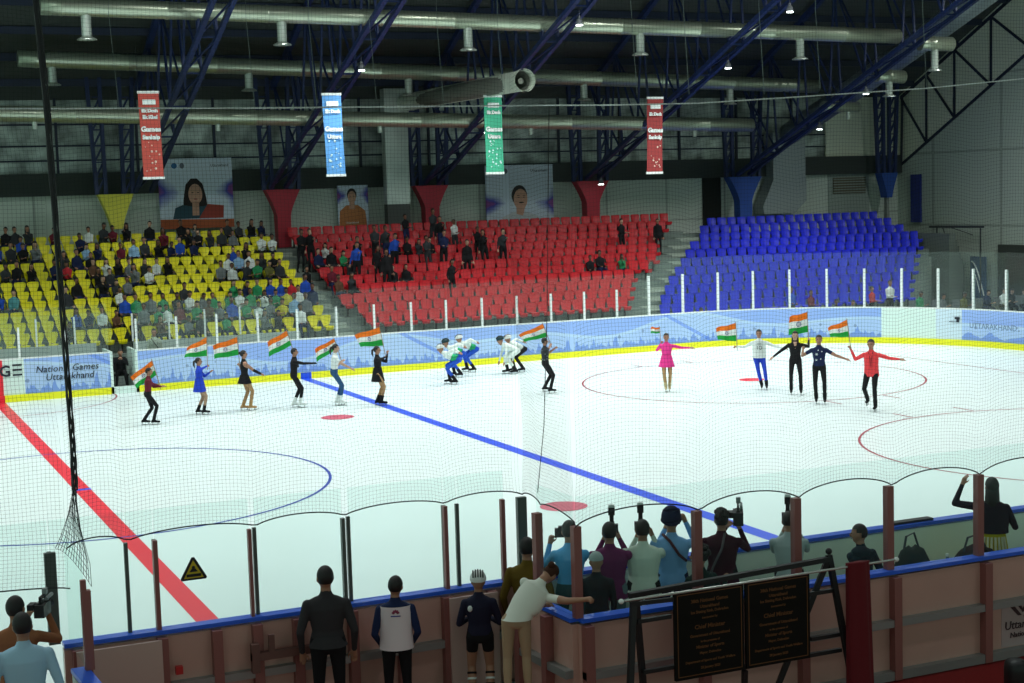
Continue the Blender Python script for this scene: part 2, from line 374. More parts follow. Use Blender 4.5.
def seats(name, me, rows, color, start, group):
    for i, (x0, x1, n, z) in enumerate(rows):
        for j in range(n):
            x = x0 + (x1-x0)*(j+.5)/n; o = bpy.data.objects.new(name, me); C.objects.link(o); o.location = (x, rowY(i), z); o.rotation_euler = (0,0,random.uniform(-.03,.03))
            q = (n-1-j) if start == 'r' else j
            tag(o, f'{color} plastic bucket seat, {ordn(i)} row from the top, {ordn(q)} from {"the aisle" if color != "blue" else "the left end"}', 'seat', group)
seats('yellow_stadium_chair', seat_mesh('yellow_stadium_chair', SY, .425), [(11.42-.43*round((11.42-(1.25-.12*i))/.43), 11.42, round((11.42-(1.25-.12*i))/.43), tA(i)) for i in range(11)], 'yellow', 'r', 'yellow seats in the left block')
seats('red_stadium_chair', seat_mesh('red_stadium_chair', SR, .47, .4), [(12.25+(.35 if i>8 else 0), redR[i], round((redR[i]-12.25-(.35 if i>8 else 0))/.475), tA(i)) for i in range(11)], 'red', 'l', 'red seats in the middle block')
seats('blue_stadium_chair', seat_mesh('blue_stadium_chair', SB, .50, .4), [(bluL[i], bluR[i], round((bluR[i]-bluL[i])/.505), tB(i)) for i in range(11)], 'blue', 'l', 'blue seats in the right block')

# ------------------------------------------------------------------ walls and roof
roofz = lambda y: 9.5 + .50*(29.9 - abs(y))
def panel_mat(name, col, sx, sz, line=.55, axis='X'):
    m = bpy.data.materials.new(name); m.use_nodes = True; nt = m.node_tree; L = nt.links; bs = nt.nodes['Principled BSDF']; bs.inputs['Roughness'].default_value = .7
    tc = nt.nodes.new('ShaderNodeTexCoord'); sp = nt.nodes.new('ShaderNodeSeparateXYZ'); L.new(tc.outputs['Object'], sp.inputs[0])
    def M(op, a, b):
        n = nt.nodes.new('ShaderNodeMath'); n.operation = op
        for i, q in enumerate((a, b)):
            if isinstance(q, (int,float)): n.inputs[i].default_value = q
            else: L.new(q, n.inputs[i])
        return n.outputs[0]
    a = M('LESS_THAN', M('FRACT', M('MULTIPLY', sp.outputs[axis], sx), 0), .035); c = M('LESS_THAN', M('FRACT', M('MULTIPLY', sp.outputs['Z'], sz), 0), .03)
    f = M('MULTIPLY', M('MAXIMUM', a, c), line)
    mx = nt.nodes.new('ShaderNodeMix'); mx.data_type = 'RGBA'; mx.inputs[6].default_value = tuple(col)+(1,); mx.inputs[7].default_value = tuple(q*.35 for q in col)+(1,)
    L.new(f, mx.inputs[0]); L.new(mx.outputs[2], bs.inputs['Base Color']); return m
WALLC = (.55, .63, .55)
b = MB(); b.box((-6, 29.95, 0), (43.2, 30.1, 5.86)); struct(b, 'wall_far', panel_mat('far_wall_panels', WALLC, .33, .5), 'pale panel wall behind the top row of seats')
b = MB(); b.box((-6, 29.6, 5.86), (43.1, 30.1, 6.7)); struct(b, 'trim_1', mat('dark_eave_band', (.03,.04,.035), .7), 'dark band above the far wall')
SILV = mat('crinkled_silver_insulation', (.34,.40,.37), .3, .35, noise=.65, nscale=1.3, bump=.8)
b = MB(); b.box((-6, 30.0, 6.7), (43.1, 30.1, 9.6)); struct(b, 'wall_upper_far', SILV, 'crinkled silver insulation above the far wall')
b = MB()
for z in (7.15, 7.7, 8.5): b.box((-6, 29.9, z), (43.1, 29.98, z+.06))
for x in range(-5, 43, 3): b.box((x, 29.88, 6.7), (x+.09, 29.98, 9.6))
struct(b, 'trim_2', NAVYD, 'dark girts on the silver insulation')
b = MB(); b.prism([(30, 0), (-16, 0), (-16, roofz(16)-.05), (0, roofz(0)-.05), (30, roofz(30)-.05)], 43.1, 43.3, axis='x'); struct(b, 'wall_right', panel_mat('gable_panels', (.44,.52,.44), .22, .3, .5, 'Y'), 'pale corrugated gable wall at the right')
chord = lambda y: 6.15 + .532*(29.76 - y)
b = MB(); b.prism([(29.9, chord(29.9)), (11, chord(11)), (5, roofz(5)-.05), (29.9, roofz(29.9)-.05)], 43.085, 43.1, axis='x'); struct(b, 'wall_gable_upper', mat('light_gable_cladding', (.66,.72,.56), .7), 'lighter cladding above the gable truss')
ROOFM = mat('dark_roof_sheet', (.05, .06, .055), .7)
b = MB()
for s in (1, -1): b.add([(-12, s*31, roofz(31)), (43.3, s*31, roofz(31)), (43.3, 0, roofz(0)), (-12, 0, roofz(0)), (-12, s*31, roofz(31)+.15), (43.3, s*31, roofz(31)+.15), (43.3, 0, roofz(0)+.15), (-12, 0, roofz(0)+.15)], [(0,1,2,3),(4,7,6,5),(0,4,5,1),(1,5,6,2),(3,2,6,7),(0,3,7,4)])
struct(b, 'ceiling', ROOFM, 'dark sheet roof')
for i, y in enumerate([28.6-1.55*k for k in range(16)]):
    b = MB(); b.bar((-8, y, roofz(y)-.16), (43, y, roofz(y)-.16), .12, .26); tag(struct(b, 'ceiling_purlin', mat('dark_blue_purlin', (.012,.02,.05), .6)))

b = MB(); b.box((38.9,29.86,5.87),(43.08,29.95,9.45)); struct(b, 'wall_corner_upper', mat('light_gable_cladding', (.66,.72,.56), .7), 'pale cladding in the corner above the far wall')
# louvre, dark doorway, blue strip, recess on the far and right walls
b = MB(); b.box((32.2, 29.88, 3.2), (33.15, 29.97, 5.86)); struct(b, 'door_1', mat('black_void', (.01,.012,.01), .9), 'dark doorway above the blue seats')
b = MB(); b.box((39.05,29.9,3.3),(41.4,29.96,5.9)); b.box((39.3,29.84,4.95),(41.15,29.92,5.7),1)
for k in range(6): b.box((39.3,29.82,5.0+.12*k),(41.15,29.86,5.04+.12*k),0)
lv = b.build('wall_louvre', [mat('louvre_frame',(.30,.36,.32),.6), mat('louvre_brown',(.12,.11,.07),.7)]); tag(lv, 'pale framed louvre panel on the far wall right of the grey duct', 'louvre')
b = MB(); b.box((42.95, 28.1, 3.5), (43.05, 28.8, 5.75)); tag(b.build('wall_hanging', mat('deep_blue_panel', (.01,.025,.20), .5)), 'upright deep blue strip in the corner of the walls', 'panel')
b = MB(); b.box((42.9, 17.5, 0), (43.05, 22.8, 2.56)); struct(b, 'door_2', mat('recess_dark', (.035,.045,.035), .9), 'dark recess at the far right')
bn = empty('blue_display_banner', (42.6, 23.7, 0), 0, 'dark blue standing banner with white arcs at the far right', 'banner')
b = MB(); b.box((-.03,-.5,.05),(.03,.5,2.02)); b.build('panel', mat('banner_navy', (.02,.07,.16), .5), bn)
b = MB(); b.tube([(-.05,-.42+.1*k,.3+1.5*math.sin(k*.19)) for k in range(9)], .03, 5); b.tube([(-.05,-.2+.08*k,.3+1.1*math.sin(k*.22)) for k in range(8)], .02, 5); b.build('arcs', WHITE, bn)
b = MB(); b.bar((42.2,26.5,3.33),(42.2,22.9,3.36),.08,.1); 
for y in (26.0, 23.1): b.bar((42.2,y,0),(42.2,y,3.3),.05)
b.bar((42.2,25.6,3.3),(42.2,24.9,1.8),.03); b.bar((42.2,25.0,3.3),(42.2,23.6,3.0),.03)
tag(b.build('barrier_rail', mat('dark_grey_rail',(.04,.05,.05),.5)), 'dark horizontal rail on posts before the right gable wall', 'rail')

# ------------------------------------------------------------------ trusses and columns
botz = lambda y: 5.95 + .395*(28.4 - y)
topz = lambda y: roofz(y) - .35
COLX = [5.87, 12.28, 18.5, 25.85, 33.5, 41.4]
CN = ['yellow','red','red','red','blue','blue']; FC = {'yellow': mat('yellow_haunch',(.66,.62,.06),.6), 'red': mat('red_haunch',(.36,.012,.03),.6), 'blue': mat('blue_haunch',(.01,.06,.30),.6)}
FH = [(1.30,.40,1.25),(1.38,.55,1.0),(1.45,.62,.9),(1.55,.62,.9),(1.7,.66,1.05),(.95,.3,1.1)]
where = ['at the far left','left of the orange portrait poster','between the silver duct and the wide portrait poster','right of the wide portrait poster','left of the grey rectangular duct','at the right gable wall']
for i, (x, cn, (w0, w1, h)) in enumerate(zip(COLX, CN, FH)):
    o = empty('haunch_column', (x, 28.6, 0), 0, f'{cn} flared haunch column {where[i]}', 'column', 'flared haunch columns')
    b = MB(); z1 = 5.86; y0, y1 = -.25, .25
    n = 6; poly = [(-w0/2, z1)]
    for k in range(1, n+1):
        t = k/n; poly.append((-(w0/2*(1-t)**1.25 + w1/2*(1-(1-t)**1.25)), z1 - h*t))
    poly += [(-w1/2*.92, 3.6 if i not in (0, 5) else z1-h-.05)]
    poly += [(-px, pz) for px, pz in reversed(poly)]
    b.prism(poly, y0, y1); b.build('haunch', FC[cn], o)
    if i not in (0, 5): b = MB(); b.box((-.2,-.15,2.9),(.2,.15,3.62)); b.build('shaft', mat('grey_shaft',(.2,.23,.21),.7), o)
    if i == 5: b = MB(); b.box((-.07,-.1,0),(.07,.1,4.8)); b.build('shaft', mat('grey_shaft',(.2,.23,.21),.7), o)
    b = MB(); zt = topz(28.6)
    for s in (-1, 1):
        for q in (-.18, .18): b.bar((s*(w0/2-.16)+q*.9, 0, z1), (s*(w0/2-.05)+q*1.3, 0, zt+.6), .14, .16)
        for k in range(6):
            z = z1 + .6*k; xm = s*(w0/2-.13); b.bar((xm-.16,0,z),(xm+.16,0,z+.6), .07); b.bar((xm+.16,0,z+.6),(xm-.16,0,z+.6),.05)
    b.build('lattice_legs', NAVY, o)
for i, x in enumerate(COLX[:5]):
    x = [6.9, 12.1, 18.5, 25.85, 33.4][i]
    o = empty('roof_truss', (x, 28.4, 5.9), 0, f'blue lattice roof truss rising from the {["yellow","first red","second red","third red","large blue"][i]} haunch column', 'truss', 'blue roof trusses')
    ys = [28.4-2.3*k for k in range(13)]
    P = lambda y, z, dx: V((dx, y-28.4, z-5.9))
    for dx in (-.3, .3):
        b = MB(); b.bar(P(28.4, botz(28.4), dx), P(0, botz(0), dx), .15, .15, up=(0,0,1)); b.build('bottom_chord', NAVY, o)
    b = MB(); b.bar(P(28.6, topz(28.6), 0), P(0, topz(0), 0), .2, .2, up=(0,0,1)); b.build('top_chord', NAVY, o)
    b = MB()
    for k in range(12):
        ya, yb = ys[k], ys[k+1]
        for dx in (-.3, .3):
            if botz(yb) < topz(yb): b.bar(P(ya, topz(ya), 0), P(yb, botz(yb), dx), .06); b.bar(P(yb, botz(yb), dx), P(yb, topz(yb), 0), .07)
        b.bar(P(ya, botz(ya), -.3), P(yb, botz(yb), .3), .05)
        b.bar(P(yb, botz(yb), -.3), P(yb, botz(yb), .3), .06)
    b.build('web_bracing', NAVY, o)
o = empty('gable_truss', (43.045, 29.6, 6.15), 0, 'dark blue triangulated truss flat against the right gable wall', 'truss')
b = MB(); P = lambda y, z: V((0, y-29.6, z-6.15))
b.bar(P(29.6, chord(29.6)), P(2, chord(2)), .12, .06, up=(1,0,0)); b.build('bottom_chord', NAVYD, o)
tc_ = lambda y: roofz(y)-.25
b = MB(); b.bar(P(29.6, tc_(29.6)), P(2, tc_(2)), .14, .06, up=(1,0,0)); b.build('top_chord', NAVYD, o)
b = MB(); yy = [29.6, 27.75, 25.8, 23.4, 20.9, 18.4, 15.9, 13.4]
for k in range(7):
    b.bar(P(yy[k+1], chord(yy[k+1])), P(yy[k+1], tc_(yy[k+1])), .12, .05, up=(1,0,0)); b.bar(P(yy[k], tc_(yy[k])), P(yy[k+1], chord(yy[k+1])), .11, .05, up=(1,0,0))
b.bar(P(29.5,9.4), P(29.6, chord(29.6)), .12, .05, up=(1,0,0))
b.build('web_bracing', NAVYD, o)

# ------------------------------------------------------------------ ducts
DUCT = bpy.data.materials.new('spiral_galvanised_duct'); DUCT.use_nodes = True
nt = DUCT.node_tree; bs = nt.nodes['Principled BSDF']; bs.inputs['Base Color'].default_value = (.42,.47,.36,1); bs.inputs['Metallic'].default_value = .75; bs.inputs['Roughness'].default_value = .33
tc = nt.nodes.new('ShaderNodeTexCoord'); wv = nt.nodes.new('ShaderNodeTexWave'); wv.inputs['Scale'].default_value = 1.6; bp = nt.nodes.new('ShaderNodeBump'); bp.inputs['Strength'].default_value = .25
nt.links.new(tc.outputs['Object'], wv.inputs['Vector']); nt.links.new(wv.outputs['Fac'], bp.inputs['Height']); nt.links.new(bp.outputs['Normal'], bs.inputs['Normal'])
GALV = mat('galvanised_drop', (.50,.56,.50), .35, .6)
def duct(x0, z0, x1, z1, y, r, label, drops, dl, dr, fl=True, stub=None):
    o = empty('air_duct', (x0, y, z0), 0, label, 'duct', 'round ceiling air ducts'); zz = lambda x: z0 + (z1-z0)*(x-x0)/(x1-x0)
    b = MB(); P_ = []; R_ = []
    for k in range(int((x1-x0)/3.1)+1):
        for dx_, rr_ in ((.55,r),(.57,r+.012),(.63,r+.012),(.65,r)):
            if 3.1*k+dx_ < x1-x0: P_.append(3.1*k+dx_); R_.append(rr_)
    P_ = [0]+P_+[x1-x0]; R_ = [r]+R_+[r]
    b.tube([(q,0,(z1-z0)*q/(x1-x0)) for q in P_], R_, 20); b.build('duct_pipe', DUCT, o, smooth=False)
    for p in o.children[0].data.polygons: p.use_smooth = len(p.vertices) == 4
    for x in drops:
        z = zz(x)-z0
        b = MB(); b.tube([(x-x0,0,z-r*.8),(x-x0,0,z-r-dl)], dr, 12)
        d = b.build('drop_pipe', GALV, o)
        if fl: b = MB(); b.tube([(x-x0,0,z-r-dl+.07),(x-x0,0,z-r-dl+.0),(x-x0,0,z-r-dl-.03)], [dr*1.05, dr*1.9, dr*1.95], 14); b.build('diffuser', GALV, d)
duct(2.0, 11.34, 33.0, 10.86, 17, .265, 'topmost round galvanised air duct with long flared drops', [3.3, 9.26, 15.55, 21.99, 28.6], .66, .15)
duct(2.24, 10.53, 35.0, 9.60, 25, .285, 'middle round galvanised air duct with flared drops', [3.35, 10.24, 16.9-.5, 23.83, 30.64], .56, .145)
duct(-3, 8.69, 30.7, 7.92, 23.5, .27, 'lowest round galvanised air duct below the other two', [2.48, 8.67, 14.66, 20.76, 28.0], .22, .085, False)
duct(34.0, 10.62, 35.5, 10.60, 17, .27, 'short topmost duct stub by the right gable wall with one drop', [34.7], .72, .14)
duct(34.3, 9.66, 35.6, 9.60, 20, .26, 'short middle duct stub by the right gable wall with one drop', [34.9], .52, .14)
duct(34.2, 8.66, 36.0, 8.62, 23.5, .22, 'short lowest duct stub by the right gable wall', [35.5], .3, .09, False)
WD = mat('matt_white_duct', (.52,.58,.50), .55, .25, noise=.1)
o = empty('open_ended_duct', (17.2, 28.4, 9.5), 0, 'long pale duct with an open round end pointing at the rink', 'duct')
b = MB(); b.tube([(.2,0,-.32),(.05,-8,-.34),(-.2,-12.6,-.38)], .34, 24, cap=False); b.tube([(-.2,-12.62,-.38),(-.2,-12.5,-.38)], .38, 24, cap=False); b.build('duct_pipe', WD, o)
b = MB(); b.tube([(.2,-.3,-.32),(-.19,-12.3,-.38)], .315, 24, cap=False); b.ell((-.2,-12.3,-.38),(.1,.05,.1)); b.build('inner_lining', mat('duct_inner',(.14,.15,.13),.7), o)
b = MB(); b.box((-.68,-.25,-.75),(.34,.25,.24)); b.box((-.68,-.2,-4.35),(.30,.22,-.7)); b.box((-.70,-.24,-1.1),(.33,.24,-1.04)); b.build('rectangular_riser', mat('silver_riser',(.50,.56,.52),.35,.45,noise=.2,nscale=.8,bump=.2), o)
b = MB(); b.box((-.68,-.2,-5.2),(.28,.22,-4.35)); b.build('riser_boot', mat('dark_boot',(.05,.06,.055),.6), o)
o = empty('rising_duct', (36.4, 29.5, 4.5), 0, 'large grey duct rising beside the right truss from a rectangular riser', 'duct')
b = MB(); b.tube([(-.2,-.6,3.25),(-.2,-6.0,5.1),(0,-10.2,6.75),(0.2,-13.5,8.1)], .50, 22); b.build('duct_pipe', mat('grey_blue_duct',(.18,.22,.24),.45,.3), o, smooth=True)
b = MB(); b.box((-1.0,-.5,.45),(.75,.25,3.3)); b.build('rectangular_riser', mat('grey_riser',(.30,.35,.35),.5,.3), o)
b = MB(); b.prism([(-1.55,-.35),(-1.6,0),(-1.0,1.25),(.75,1.25),(.75,.2),(.1,-.35)], -.55, .2); b.build('angled_boot', mat('grey_riser',(.30,.35,.35),.5,.3), o)

# ------------------------------------------------------------------ high bay lamps along the trusses, added unseen fill lights
EMI = mat('lamp_glass', (.9,.95,.95), .3, emit=(.85,1,.95), estr=9)
LAMPP = 1000
def lamp(x, y, z, label, power=LAMPP, blend=1., ang=118):
    o = empty('high_bay_lamp', (x, y, z), 0, label, 'lamp', 'high bay lamps on the roof trusses')
    b = MB(); b.tube([(0,0,.28),(0,0,.2),(0,0,.16),(0,0,0)], [.04,.05,.09,.13], 12); b.build('housing', mat('lamp_housing',(.1,.11,.12),.5), o)
    b = MB(); b.tube([(0,0,-.0),(0,0,-.03)], .11, 14); b.build('lens', EMI, o)
    b = MB(); b.bar((0,0,.25),(0,0,.55),.03); b.build('bracket', NAVYD, o)
    if power:
        l = bpy.data.lights.new('lamp_light', 'SPOT'); l.energy = power; l.color = (.96, 1, .98); l.spot_size = R(ang); l.spot_blend = blend; l.shadow_soft_size = .3
        lo = bpy.data.objects.new('lamp_light', l); C.objects.link(lo); lo.parent = o; lo.location = (0,0,-.08)
for x, y, tn in ((6.9,25.2,'yellow haunch'),(12.1,17.8,'first red haunch'),(18.5,14.7,'second red haunch'),(18.5,22.5,'second red haunch'),(25.85,13.6,'third red haunch'),(25.85,17.5,'third red haunch'),(25.85,27.6,'third red haunch'),(33.4,19.5,'large blue haunch'),(33.4,22.6,'large blue haunch')):
    lamp(x, y, botz(y)-.55, f'bright lamp under the {tn} truss, {"close to its foot" if y > 22 else "midway up" if y > 17 else "near the top of the view"}', (0 if y > 27 or (x == 18.5 and y > 20) else 70 if y > 25 else 330) if y > 16 else 1150, 1., 150)
k = 0
for x in (-7.5, -.6, 6.9, 12.1, 18.5, 25.2):
    for y in (9.5, 3.5, -3.5, -9.5):
        lamp(x, y, min(botz(abs(y)), 13.5)-.5, 'high bay lamp over the ice above the frame', 900)
for x in (-3.5, 3.3, 9.6, 15.4, 22.2, 29.6, 37.2):  # added unseen lights, placed to brighten the far stand and gable wall
    lamp(x, 10.6, 13.4, 'added wide-beam fill light above the far half of the ice, out of view', 850 if x < 36 else 2300, .6, 165)
for x in (-4, 3, 10): lamp(x, -20, 9.8, 'added fill lamp assumed above the near spectators, outside the frame', 150, 1., 150)  # unseen lamps assumed here, added to lift the dark bench boards
# hall ambience
w = bpy.data.worlds.new('hall'); w.use_nodes = True; bpy.context.scene.world = w
w.node_tree.nodes['Background'].inputs[0].default_value = (.5,.75,.65,1); w.node_tree.nodes['Background'].inputs[1].default_value = .45

# ------------------------------------------------------------------ hanging banners and posters
def banner(name, label, cx, w0, z1, z0, m, lean, title, rows, deco):
    o = empty(name, (cx, 19.0, (z0+z1)/2), 0, label, 'banner', 'hanging vertical banners')
    h = (z1-z0)/2; mb = MB(); n = 8
    sh = lambda z: lean*(h-z)/(2*h)
    rg = [[(-w0/2+sh(z), -.01+.02*math.sin(z*2), z), (w0/2+sh(z), -.01+.02*math.cos(z*2), z), (w0/2+sh(z), .01+.02*math.cos(z*2), z), (-w0/2+sh(z), .01+.02*math.sin(z*2), z)] for z in [h-2*h*i/n for i in range(n+1)]]
    mb.loft(rg); mb.build('cloth', m, o)
    mb = MB(); mb.box((-w0/2-.02,-.03,h-.02),(w0/2+.02,.03,h+.06)); mb.build('batten', WHITE, o); mb = MB(); mb.box((-w0/2+lean-.02,-.03,-h-.06),(w0/2+lean+.02,.03,-h+.02)); mb.build('batten', WHITE, o)
    mb = MB(); zz = h-.30; mb.box((-w0*.32+sh(zz),-.05,zz-.07),(w0*.32+sh(zz),-.035,zz+.09)); mb.build('title_plate', WHITE, o)
    for t, z, s in rows: text_mesh('lettering', t, s, facing((sh(z)-.0, -.05, z), (1,0,0)), WHITE, o, align='CENTER', bold=.012)
    mb = MB(); rnd = random.Random(len(label))
    for k in range(deco):
        x, z = rnd.uniform(-.36,.36)*w0, -h+.15+rnd.random()*h*.75; s = rnd.uniform(.015,.04)
        mb.ell((x+sh(z), -.035, z), (s, .01, s), nu=8, nv=5)
    mb.build('printed_pattern', mat('banner_print',(.75,.60,.50),.6) if 'red' in label else mat('banner_print_pale',(.6,.8,.8),.6), o)
    mb = MB(); cz = .07 if 'green' in label else 1.6; mb.tube([(-w0/2,0,h+.05),(-w0/2,0,h+cz)],.008,4); mb.build('hanging_cord', ROPE, o); mb = MB(); mb.tube([(w0/2,0,h+.05),(w0/2,0,h+cz)],.008,4); mb.build('hanging_cord', ROPE, o)
BT = [('Khel aur', .82, .2), ('Sankalp', .62, .2), ('Uttarakhand', .25, .125) , ('Games', -.02, .24)]
banner('hanging_banner','red vertical banner with white lettering hanging left of the woman portrait', 5.41, .64, 8.95, 6.3, mat('red_banner',(.50,.07,.05),.7), .04, '', [('Ek Desh', .72, .15),('Ek Khel', .52, .15),('Games', .12, .22),('Sankalp', -.12, .18)], 14)
banner('hanging_banner','light blue vertical banner with pale lettering', 11.42, .64, 8.88, 6.25, mat('blue_banner',(.10,.32,.68),.7), .06, '', [('Ek Desh', .72, .15),('Games', .12, .22),('Uttara', -.12, .18)], 22)
banner('hanging_banner','green vertical banner with pale lettering hanging before the lowest duct', 17.24, .66, 8.8, 6.19, mat('green_banner',(.05,.42,.25),.7), -.0, '', [('Ek Desh', .72, .15),('Games', .12, .22),('Uttara', -.12, .18)], 22)
banner('hanging_banner','dark red vertical banner right of the wide portrait poster', 23.67, .64, 8.72, 6.06, mat('dark_red_banner',(.30,.03,.03),.7), -.09, '', [('Ek Desh', .72, .15),('Games', .12, .22),('Sankalp', -.12, .18)], 12)

def poster_mat(name, blob):
    m = bpy.data.materials.new(name); m.use_nodes = True; nt = m.node_tree; L = nt.links; bs = nt.nodes['Principled BSDF']; bs.inputs['Roughness'].default_value = .6
    tc = nt.nodes.new('ShaderNodeTexCoord'); sp = nt.nodes.new('ShaderNodeSeparateXYZ'); L.new(tc.outputs['Generated'], sp.inputs[0])
    def M(op, a, b=0.):
        n = nt.nodes.new('ShaderNodeMath'); n.operation = op
        for i, q in enumerate((a, b)):
            if isinstance(q, (int,float)): n.inputs[i].default_value = q
            else: L.new(q, n.inputs[i])
        return n.outputs[0]
    ns = nt.nodes.new('ShaderNodeTexNoise'); ns.inputs['Scale'].default_value = 3; L.new(tc.outputs['Generated'], ns.inputs['Vector'])
    side = M('ABSOLUTE', M('SUBTRACT', sp.outputs['X'], .5)); vert = M('ABSOLUTE', M('SUBTRACT', sp.outputs['Z'], blob))
    f = M('ADD', M('SUBTRACT', M('MULTIPLY', side, 2.2), M('MULTIPLY', vert, 2.6)), M('MULTIPLY', M('SUBTRACT', ns.outputs['Fac'], .5), .9))
    r = nt.nodes.new('ShaderNodeValToRGB'); e = r.color_ramp.elements; e[0].position = .42; e[0].color = (.60,.70,.80,1); e[1].position = .8; e[1].color = (.06,.07,.42,1)
    x = e.new(.95); x.color = (.22,.05,.25,1); L.new(f, r.inputs['Fac']); L.new(r.outputs['Color'], bs.inputs['Base Color']); return m
def poster(label, x0, x1, z0, z1, m, fn, y=29.55):
    o = empty('portrait_poster', ((x0+x1)/2, y, z0), 0, label, 'poster', 'portrait posters on the far wall')
    w, h = x1-x0, z1-z0; b = MB(); b.box((-w/2,-.02,0),(w/2,.05,h)); b.build('sheet', m, o); fn(o, w, h)
SKIN = mat('printed_skin', (.58,.32,.22), .7)
def flat(o, name, poly, m, d):
    b = MB(); b.prism(poly, -.02-d, -.02); b.build(name, m, o)
ov = lambda cx, cz, rx, rz, n=24: [(cx+rx*math.cos(2*math.pi*k/n), cz+rz*math.sin(2*math.pi*k/n)) for k in range(n)]
HAIRB = mat('printed_dark_hair', (.02,.012,.012), .8)
def woman(o, w, h):
    cx = -.05
    flat(o,'orange_band', [(-w/2,0),(w/2,0),(w/2,.32),(-w/2,.38)], mat('print_orange',(.42,.10,.03),.7), .004)
    flat(o,'hair', [(cx-.50,.55),(cx-.47,1.1),(cx-.36,1.7),(cx-.15,1.93),(cx+.08,1.93),(cx+.30,1.72),(cx+.42,1.2),(cx+.5,.55)], HAIRB, .008)
    flat(o,'shoulders', [(-.95,.38),(-.85,.8),(-.55,.92),(-.2,.85),(.2,.85),(.62,.9),(.95,.38)], mat('print_teal_sari',(.02,.07,.10),.7), .012)
    flat(o,'sari', [(.05,.38),(.42,.93),(1.05,.86),(1.02,.38)], mat('print_red_sari',(.36,.05,.03),.7), .016)
    flat(o,'neck', [(cx-.14,.5),(cx-.13,1.1),(cx+.13,1.1),(cx+.12,.5)], SKIN, .018)
    flat(o,'face', ov(cx,1.32,.27,.40), SKIN, .022)
    for s in (-1,1): flat(o,'eye', ov(cx+s*.11,1.38,.045,.018,10), HAIRB, .026)
    flat(o,'mouth', ov(cx,1.13,.08,.022,10), mat('print_lip',(.30,.03,.03),.6), .026)
    flat(o,'emblem', ov(-w/2+.62,h-.28,.11,.11), mat('print_blue_emblem',(.02,.12,.30),.6), .006); flat(o,'emblem', ov(-w/2+.92,h-.28,.09,.11), mat('print_grey_emblem',(.12,.14,.18),.6), .006)
    text_mesh('lettering','Uttarakhand',.14, facing((w/2-.85,-.03,h-.33),(1,0,0)), INK, o)
poster('large portrait poster of a long-haired woman in a sari', 7.71, 10.59, 4.46, 7.17, poster_mat('poster_print', .52), woman)
def manor(o, w, h):
    cx = -.05
    flat(o,'shoulders', [(-.62,0),(-.58,.62),(-.3,.86),(.2,.86),(.5,.62),(.56,0)], mat('print_saffron',(.50,.19,.06),.7), .008)
    flat(o,'neck', [(cx-.12,.7),(cx-.11,1.0),(cx+.11,1.0),(cx+.12,.7)], SKIN, .01); flat(o,'hair', ov(cx,1.28,.2,.26), HAIRB, .011); flat(o,'face', ov(cx,1.18,.17,.25), SKIN, .014)
    for s in (-1,1): flat(o,'eye', ov(cx+s*.07,1.22,.03,.014,8), HAIRB, .018)
    text_mesh('lettering','Uttarakhand',.11, facing((-.35,-.05,.12),(1,0,0)), WHITE, o)
poster('small portrait poster of a man in saffron clothes', 14.87, 16.16, 4.3, 5.96, poster_mat('poster_print_small', .75), manor)
def manw(o, w, h):
    cx = 0.02
    flat(o,'shirt', [(-.95,0),(-.8,.2),(-.35,.38),(.3,.38),(.8,.2),(.95,0)], mat('print_white_shirt',(.55,.60,.62),.7), .008)
    flat(o,'neck', [(cx-.2,.3),(cx-.2,.65),(cx+.22,.65),(cx+.1,.22)], SKIN, .010); flat(o,'hair', ov(cx-.05,1.08,.36,.44), HAIRB, .011)
    flat(o,'face', ov(cx,.92,.32,.44), SKIN, .014)
    for s in (-1,1): flat(o,'eye', ov(cx+.03+s*.12,1.0,.05,.018,10), HAIRB, .018); flat(o,'eyebrow', ov(cx+.03+s*.13,1.08,.07,.015,8), HAIRB, .018)
    flat(o,'moustache', ov(cx+.03,.78,.13,.03,10), HAIRB, .018)
    text_mesh('lettering','Uttarakhand',.16, facing((w/2-1.05,-.03,h-.3),(1,0,0)), INK, o); flat(o,'emblem', ov(-w/2+.9,h-.25,.12,.12), mat('print_grey_emblem',(.12,.14,.18),.6), .006)
poster('wide portrait poster of a man in a white shirt', 21.39, 24.53, 4.26, 6.63, poster_mat('poster_print_wide', .32), manw)

# ------------------------------------------------------------------ near boards, bench enclosure
PANEL = mat('back_panel', (.56,.32,.27), .35, noise=.06, nscale=1.2); PINK = mat('smooth_cover_panel', (.58,.40,.36), .3)  # pinkish base carries the red tint reflected from the carpet
def near_section(label, pts, bays, covers=(), ground=0., flip=1, back=None):
    """ boards with a frame of posts and rails on the spectators' side """
    a, c = V(pts[0]), V(pts[1]); d = (c-a); Ln = d.length; ang = math.atan2(d.y, d.x)
    o = empty('rink_board', (a.x, a.y, 0), ang, label, 'rink board')
    b = MB(); b.box((0,0,.0),(Ln,.05,1.17)); b.build('ice_side_sheet', mat('inner_board_sheet',(.46,.55,.48),.4), o)
    b = MB(); b.box((0,-.07,.0),(Ln,0,1.17)); b.build('back_sheet', back or PANEL, o)
    b = MB(); b.box((0,-.095,1.195),(Ln,.06,1.236)); b.build('cap_rail', BLUECAP, o)
    b = MB(); b.box((0,-.16,.62),(Ln,-.07,.70)); b.box((0,-.16,.02),(Ln,-.07,.12)); b.build('rail', ALU, o)
    for x in bays: b = MB(); b.box((x-.05,-.17,.02),(x+.05,-.07,1.17)); b.build('frame_post', BROWNM, o)
    for x0, x1 in covers: b = MB(); b.box((x0,-.2,.02),(x1,-.165,1.165)); b.build('cover_panel', PINK, o)
    return o
YN = -15.07
near_section('near rink board at the left, below the red centre line', ((-2.42,YN),(2.46,YN)), [.12,.95,1.5,1.92,2.35,2.95,3.5,4.02,4.55], [(.10,.93),(4.03,4.6)])
